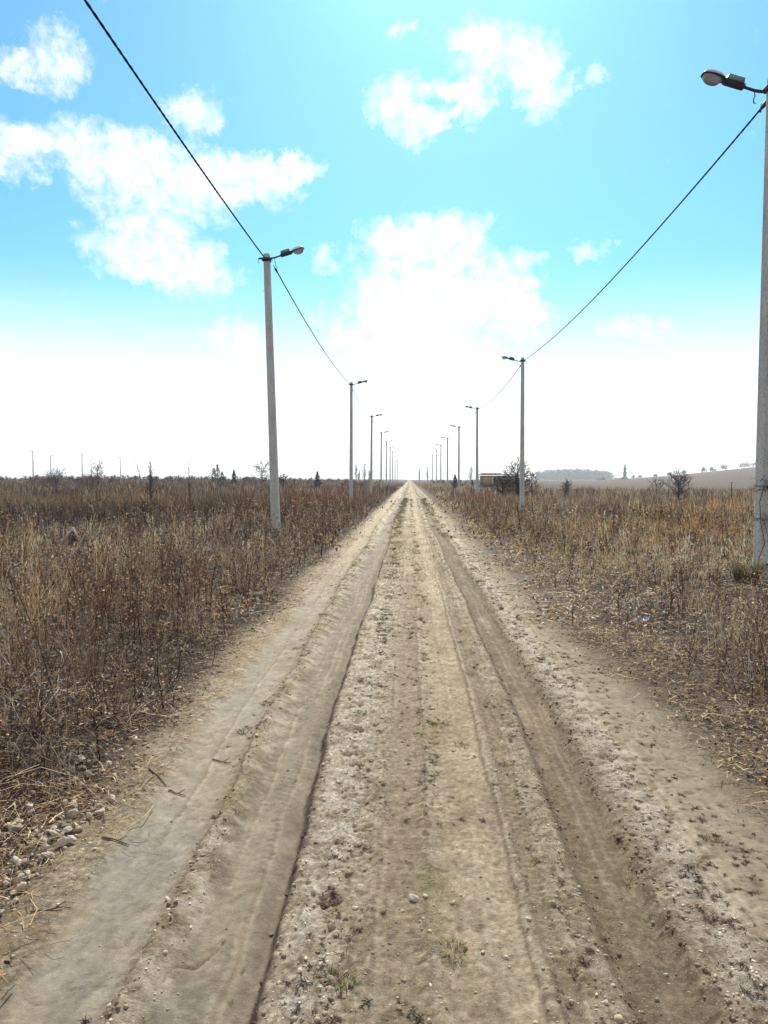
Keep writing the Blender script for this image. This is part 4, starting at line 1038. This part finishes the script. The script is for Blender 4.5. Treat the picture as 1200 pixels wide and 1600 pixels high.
o = mesh_np('distant_woodland', Q, np.arange(4*n).reshape(-1, 4), M_WOODY, np.repeat(np.array([.11, .155, .22])*(1+rr.normal(size=(n, 1))*.1), 4, 0))  # blue of the distance haze put into the crowns' base colour
tag(o, 'hazy bluish wood on the horizon right of the big dark shrub', 'woodland', kind='stuff')
hill = sorted([(.375, 9, 8), (.388, 7, 6), (.352, 6, 9), (.335, 5, 5), (.405, 10, 10), (.428, 8, 12), (.440, 9, 9), (.450, 8, 12), (.462, 9, 10), (.318, 4, 5), (.292, 5, 8), (.246, 5, 11), (.27, 3, 9)])
for i, (r_, h, w) in enumerate(hill):
    D = 800; h = h*.78; hz = 'left' if r_ < .33 else 'right'
    Pt = np.vstack([crown_np(60, rr, rr.normal()*w*.28, rr.normal()*w*.2, rr.uniform(0, .3)*h, w*rr.uniform(.3, .7), h*rr.uniform(.45, .85), w*.5) for _ in range(4)]); Pt = Pt[Pt[:, 2] > 0]; m = MB(); m.tube([(0, 0, -1), (0, 0, h*.6)], [.4, .2], 5)
    x = r_*D; root = empty('hill_tree', (x, D, gz(x, D))); colored(m, 'trunk', (.12, .10, .09), root, rr)
    n = len(Pt); d = rr.normal(size=(n, 3)); d[:, 2] += 1; d /= np.linalg.norm(d, axis=1)[:, None]; e = np.cross(d, rr.normal(size=(n, 3))); e /= np.linalg.norm(e, axis=1)[:, None]
    Q = np.stack([Pt-e*.11-d*1., Pt+e*.11-d*1., Pt+e*.04+d*1., Pt-e*.04+d*1.], 1).reshape(-1, 3)
    mesh_np('crown', Q, np.arange(4*n).reshape(-1, 4), M_WOODY, np.repeat(np.array([.13, .12, .12])*(1+rr.normal(size=(n, 1))*.15), 4, 0), root)
    tag(root, f'grey leafless tree on the distant right hill crest, {NTH[i].replace("nearest", "first")} from the left', 'tree', 'bare trees on the distant right hill')

# green tussock by nearest right pole
rg = np.random.default_rng(88); t = Tpl()
for i in range(520):
    a = rg.random()*6.283; r = .30*math.sqrt(rg.random()); p = np.array([r*math.cos(a), r*math.sin(a), 0.]); L = rg.uniform(.15, .42); az = a+rg.normal()*.5; d = np.array([math.cos(az), math.sin(az), 0])
    t.rib([p, p+d*L*.25+[0, 0, L*.7], p+d*L*.6+[0, 0, L*.9], p+d*L*.85+[0, 0, L*.75]], [.008, .008, .006, .002], jc((.06, .075, .03) if rg.random() < .6 else (.2, .17, .08), .25))
V, F, C = t.done(); o = mesh_np('green_tussock', V, F, M_PLANT, C); o.location = (5.22, 12.0, gz(5.22, 12.0)); o.scale = (.6, .6, .85); tag(o, 'dark green grass tussock at the foot of the nearest right lamp pole', 'grass tussock')
for i, (x, y, s) in enumerate([(4.35, 15.0, .45), (7.9, 9.5, .4)][:1]):
    o2 = bpy.data.objects.new('green_tussock', o.data); COL.objects.link(o2); o2.location = (x, y, gz(x, y)+.12); o2.scale = (s, s, s*.8); tag(o2, 'small green weed showing among straw left of the nearest right lamp pole', 'weed')

# dry vine on nearest right pole
rg = np.random.default_rng(55); m = MB()
x0, y0 = 5.63-.12, 12.4-.11
pts = [(x0-.02, y0, -.1), (x0+.0, y0-.02, .35), (x0+.09, y0-.02, .6), (x0+.02, y0-.02, .9), (x0-.01, y0-.03, 1.25), (x0+.06, y0-.03, 1.5)]
m.tube(pts, .006, 4)
m.tube([(x0+.25, y0-.02, .3), (x0+.16, y0-.02, .62), (x0+.05, y0-.02, 1.0)], .004, 4)
for zc, n, s in ((1.50, 60, .11), (.97, 34, .10)):
    for i in range(n):
        c = np.array([x0+.10, y0-.05, zc])+rg.normal(size=3)*[s, .035, s*.38]; d = rg.normal(size=3)*[.07, .03, .05]; m.tube([c, c+d*.5+rg.normal(size=3)*.012, c+d], .0035, 3, False)
colored(m, 'dry_vine', (.10, .08, .06), None, rg); o = bpy.data.objects['dry_vine']; tag(o, 'dry leafless vine with tangled twig clusters clinging to the nearest right lamp pole', 'vine')

# metal stake
m = MB(); m.tube([(0, 0, -.2), (.01, 0, 1.45)], .022, 6); m.box((0.01, 0, 1.40), (.07, .03, .05)); o = m.build('metal_stake', M_STEEL); o.location = (19.6, 47.5, gz(19.6, 47.5)); tag(o, 'thin dark metal stake standing upright in the right field', 'stake')
# fallen branch lying on the left weeds
rg = np.random.default_rng(66); m = MB()
P = np.array([(-4.95, 10.6, .32), (-5.2, 11.4, .40), (-5.5, 12.6, .46), (-5.85, 14.0, .50), (-6.0, 14.8, .62)]); m.tube(P, [.020, .018, .015, .012, .006], 6)
for i in range(9):
    k = rg.integers(1, 4); p = P[k]+(P[k+1]-P[k])*rg.random(); d = rg.normal(size=3)*[.2, .2, .18]+[0, .2, .1]; m.tube([p, p+d*.6, p+d], [.007, .005, .003], 4, False)
o = m.build('fallen_branch', mat_plain('dark_wood', (.05, .042, .038), .9)); tag(o, 'long dark fallen branch lying slantwise across the left weeds', 'branch')
# broken wooden remains
M_GWOOD = mat_plain('weathered_wood', (.50, .50, .42), .9, 0, 14, .35, .004)
r = empty('broken_stump', (-7.3, 16.4, gz(-7.3, 16.4)+.26), .2); r.scale = (.85, .85, .78); m = MB()
m.tube([(-.30, 0, -.06), (-.12, -.02, .20), (-.02, 0, .36), (.03, .01, .40)], [.035, .04, .045, .02], 7); m.build('left_limb', M_GWOOD, r)
m = MB(); m.tube([(.0, 0, .36), (.10, -.03, .18), (.17, -.02, -.05)], [.035, .03, .025], 7); m.build('right_limb', M_GWOOD, r)
m = MB(); m.tube([(-.06, .03, .30), (-.03, .05, .10), (-.02, .05, -.1)], [.05, .10, .12], 8); m.tube([(.03, .06, .28), (.07, .08, -.1)], [.05, .10], 8); m.build('dead_core', mat_plain('rotten_wood', (.06, .05, .045), .95), r)
tag(r, 'pale forked broken stump like an upturned V in the left weeds', 'stump')
# pale grey plastic-like clump on the right verge (crumpled film)
rg = np.random.default_rng(12); n = 12; u, v = np.meshgrid(np.linspace(-1, 1, n), np.linspace(-1, 1, n)); zz = .5*np.abs(fbm(u*1.7, v*1.7, 3, 501)); V = np.stack([u*.085+rg.normal(size=u.shape)*.006, v*.07+rg.normal(size=u.shape)*.006, zz*.22+.05], -1).reshape(-1, 3)
idx = np.arange(n*n).reshape(n, n); F = np.stack([idx[:-1, :-1], idx[:-1, 1:], idx[1:, 1:], idx[1:, :-1]], -1).reshape(-1, 4)
o = mesh_np('plastic_scrap', V, F, mat_plain('film', (.20, .21, .23), .6, 0, 12, .2)); o.location = (2.58, 8.5, gz(2.58, 8.5)); sm = o.modifiers.new('thick', 'SOLIDIFY'); sm.thickness = .002
tag(o, 'small crumpled grey plastic scrap caught in the right verge litter', 'litter')
# fallen twigs on the verge
M_TWIG = mat_plain('twig_bark', (.19, .14, .095), .9)
TW = [(-1.36, 4.05, .26, -.9, 'thicker twig at the left track edge beside the rubble'), (-1.2, 3.86, .13, -.6, 'short twig pointing into the track just right of the thicker twig'), (-1.30, 3.3, .13, -.1, 'crooked dark twig lying across the left clay track'),
      (-1.08, 4.35, .12, -.15, 'tiny straight twig lying on the grey clay strip'), (-1.33, 2.75, .14, .4, 'small bent twig at the near left corner of the track')]
for i, (x, y, L, a, lab) in enumerate(TW):
    rg = np.random.default_rng(i+5); n = 6; q = np.linspace(-.5, .5, n); px = q*L*math.cos(a); py = q*L*math.sin(a)+np.cumsum(rg.normal(size=n))*L*.03
    z = road_z(x+px, y+py)-float(road_z(x, y)[0]); m = MB(); m.tube(np.stack([px, py, z+.006], 1), np.linspace(.0042, .002, n)*(1.4 if i == 0 else 1), 6)
    m.tube([(px[3], py[3], z[3]+.006), (px[3]+.03, py[3]+.025, z[3]+.02)], [.003, .002], 4)
    o = m.build('fallen_twig', M_TWIG); o.location = (x, y, float(road_z(x, y)[0])); tag(o, lab, 'twig')

# cabin beyond third right lamp
bx, by = 14.7, 128.0; g0 = gz(bx, by)
r = empty('field_cabin', (bx, by, g0+.3))
M_YEL = mat_plain('yellow_paint', (.50, .34, .12), .7, 0, 3, .12); M_GRN = mat_plain('grey_green_board', (.22, .24, .20), .8, 0, 3, .15); M_ROOF = mat_plain('faded_red_roof', (.50, .26, .20), .8, 0, 2.0, .3); M_WHT = mat_plain('white_board', (.62, .62, .58), .7, 0, 2, .1)
M_DK = mat_plain('dark_gap', (.03, .03, .03), .5)
m = MB(); m.box((0, 0, 1.05), (6.0, 2.4, 1.75)); m.build('wall', M_GRN, r)
m = MB(); m.box((-2.0, -1.26, 1.10), (1.25, .08, 1.25)); m.build('door_panel', M_YEL, r)
m = MB(); m.box((-1.1, -1.25, 1.15), (.35, .05, 1.1)); f_ = m.build('window', M_WHT, r)
m = MB(); m.box((-.72, -1.25, 1.2), (.3, .06, .9)); m.build('dark_opening', M_DK, r)
m = MB(); m.box((0, 0, 2.10), (6.5, 3.0, .14)); m.box((-1.3, -.2, 2.27), (3.2, 2.2, .16)); rf = m.build('roof', M_ROOF, r)
m = MB()
for q in range(6): m = MB(); m.box((-2.9+q*.95, -1.53, 2.12), (.4, .03, .16)); m.build('roof_edge', M_WHT, rf)
m = MB(); m.box((0, 0, .08), (6.2, 2.6, .22)); m.build('base', M_DK, r)
m = MB(); m.box((-3.6, -1.2, 1.0), (.5, .2, 2.0)); m.build('side_panel', M_WHT, r)
tag(r, 'low yellow and grey cabin with faded red roof beyond the third right lamp pole', 'cabin')
# ------------------------------------------------------------------ haze
m = MB(); m.box((0, 2020, 20), (7300, 4240, 60))
hm = bpy.data.materials.new('haze_air'); hm.use_nodes = True; nt = hm.node_tree; nt.nodes.clear()
pv = nt.nodes.new('ShaderNodeVolumePrincipled'); pv.inputs['Color'].default_value = (.93, .97, 1, 1); pv.inputs['Density'].default_value = .00036; pv.inputs['Anisotropy'].default_value = .3
om = nt.nodes.new('ShaderNodeOutputMaterial'); nt.links.new(pv.outputs[0], om.inputs['Volume'])
o = m.build('haze', hm); tag(o, 'thin pale haze in the air over the whole plain', 'haze', kind='stuff')
print('built')
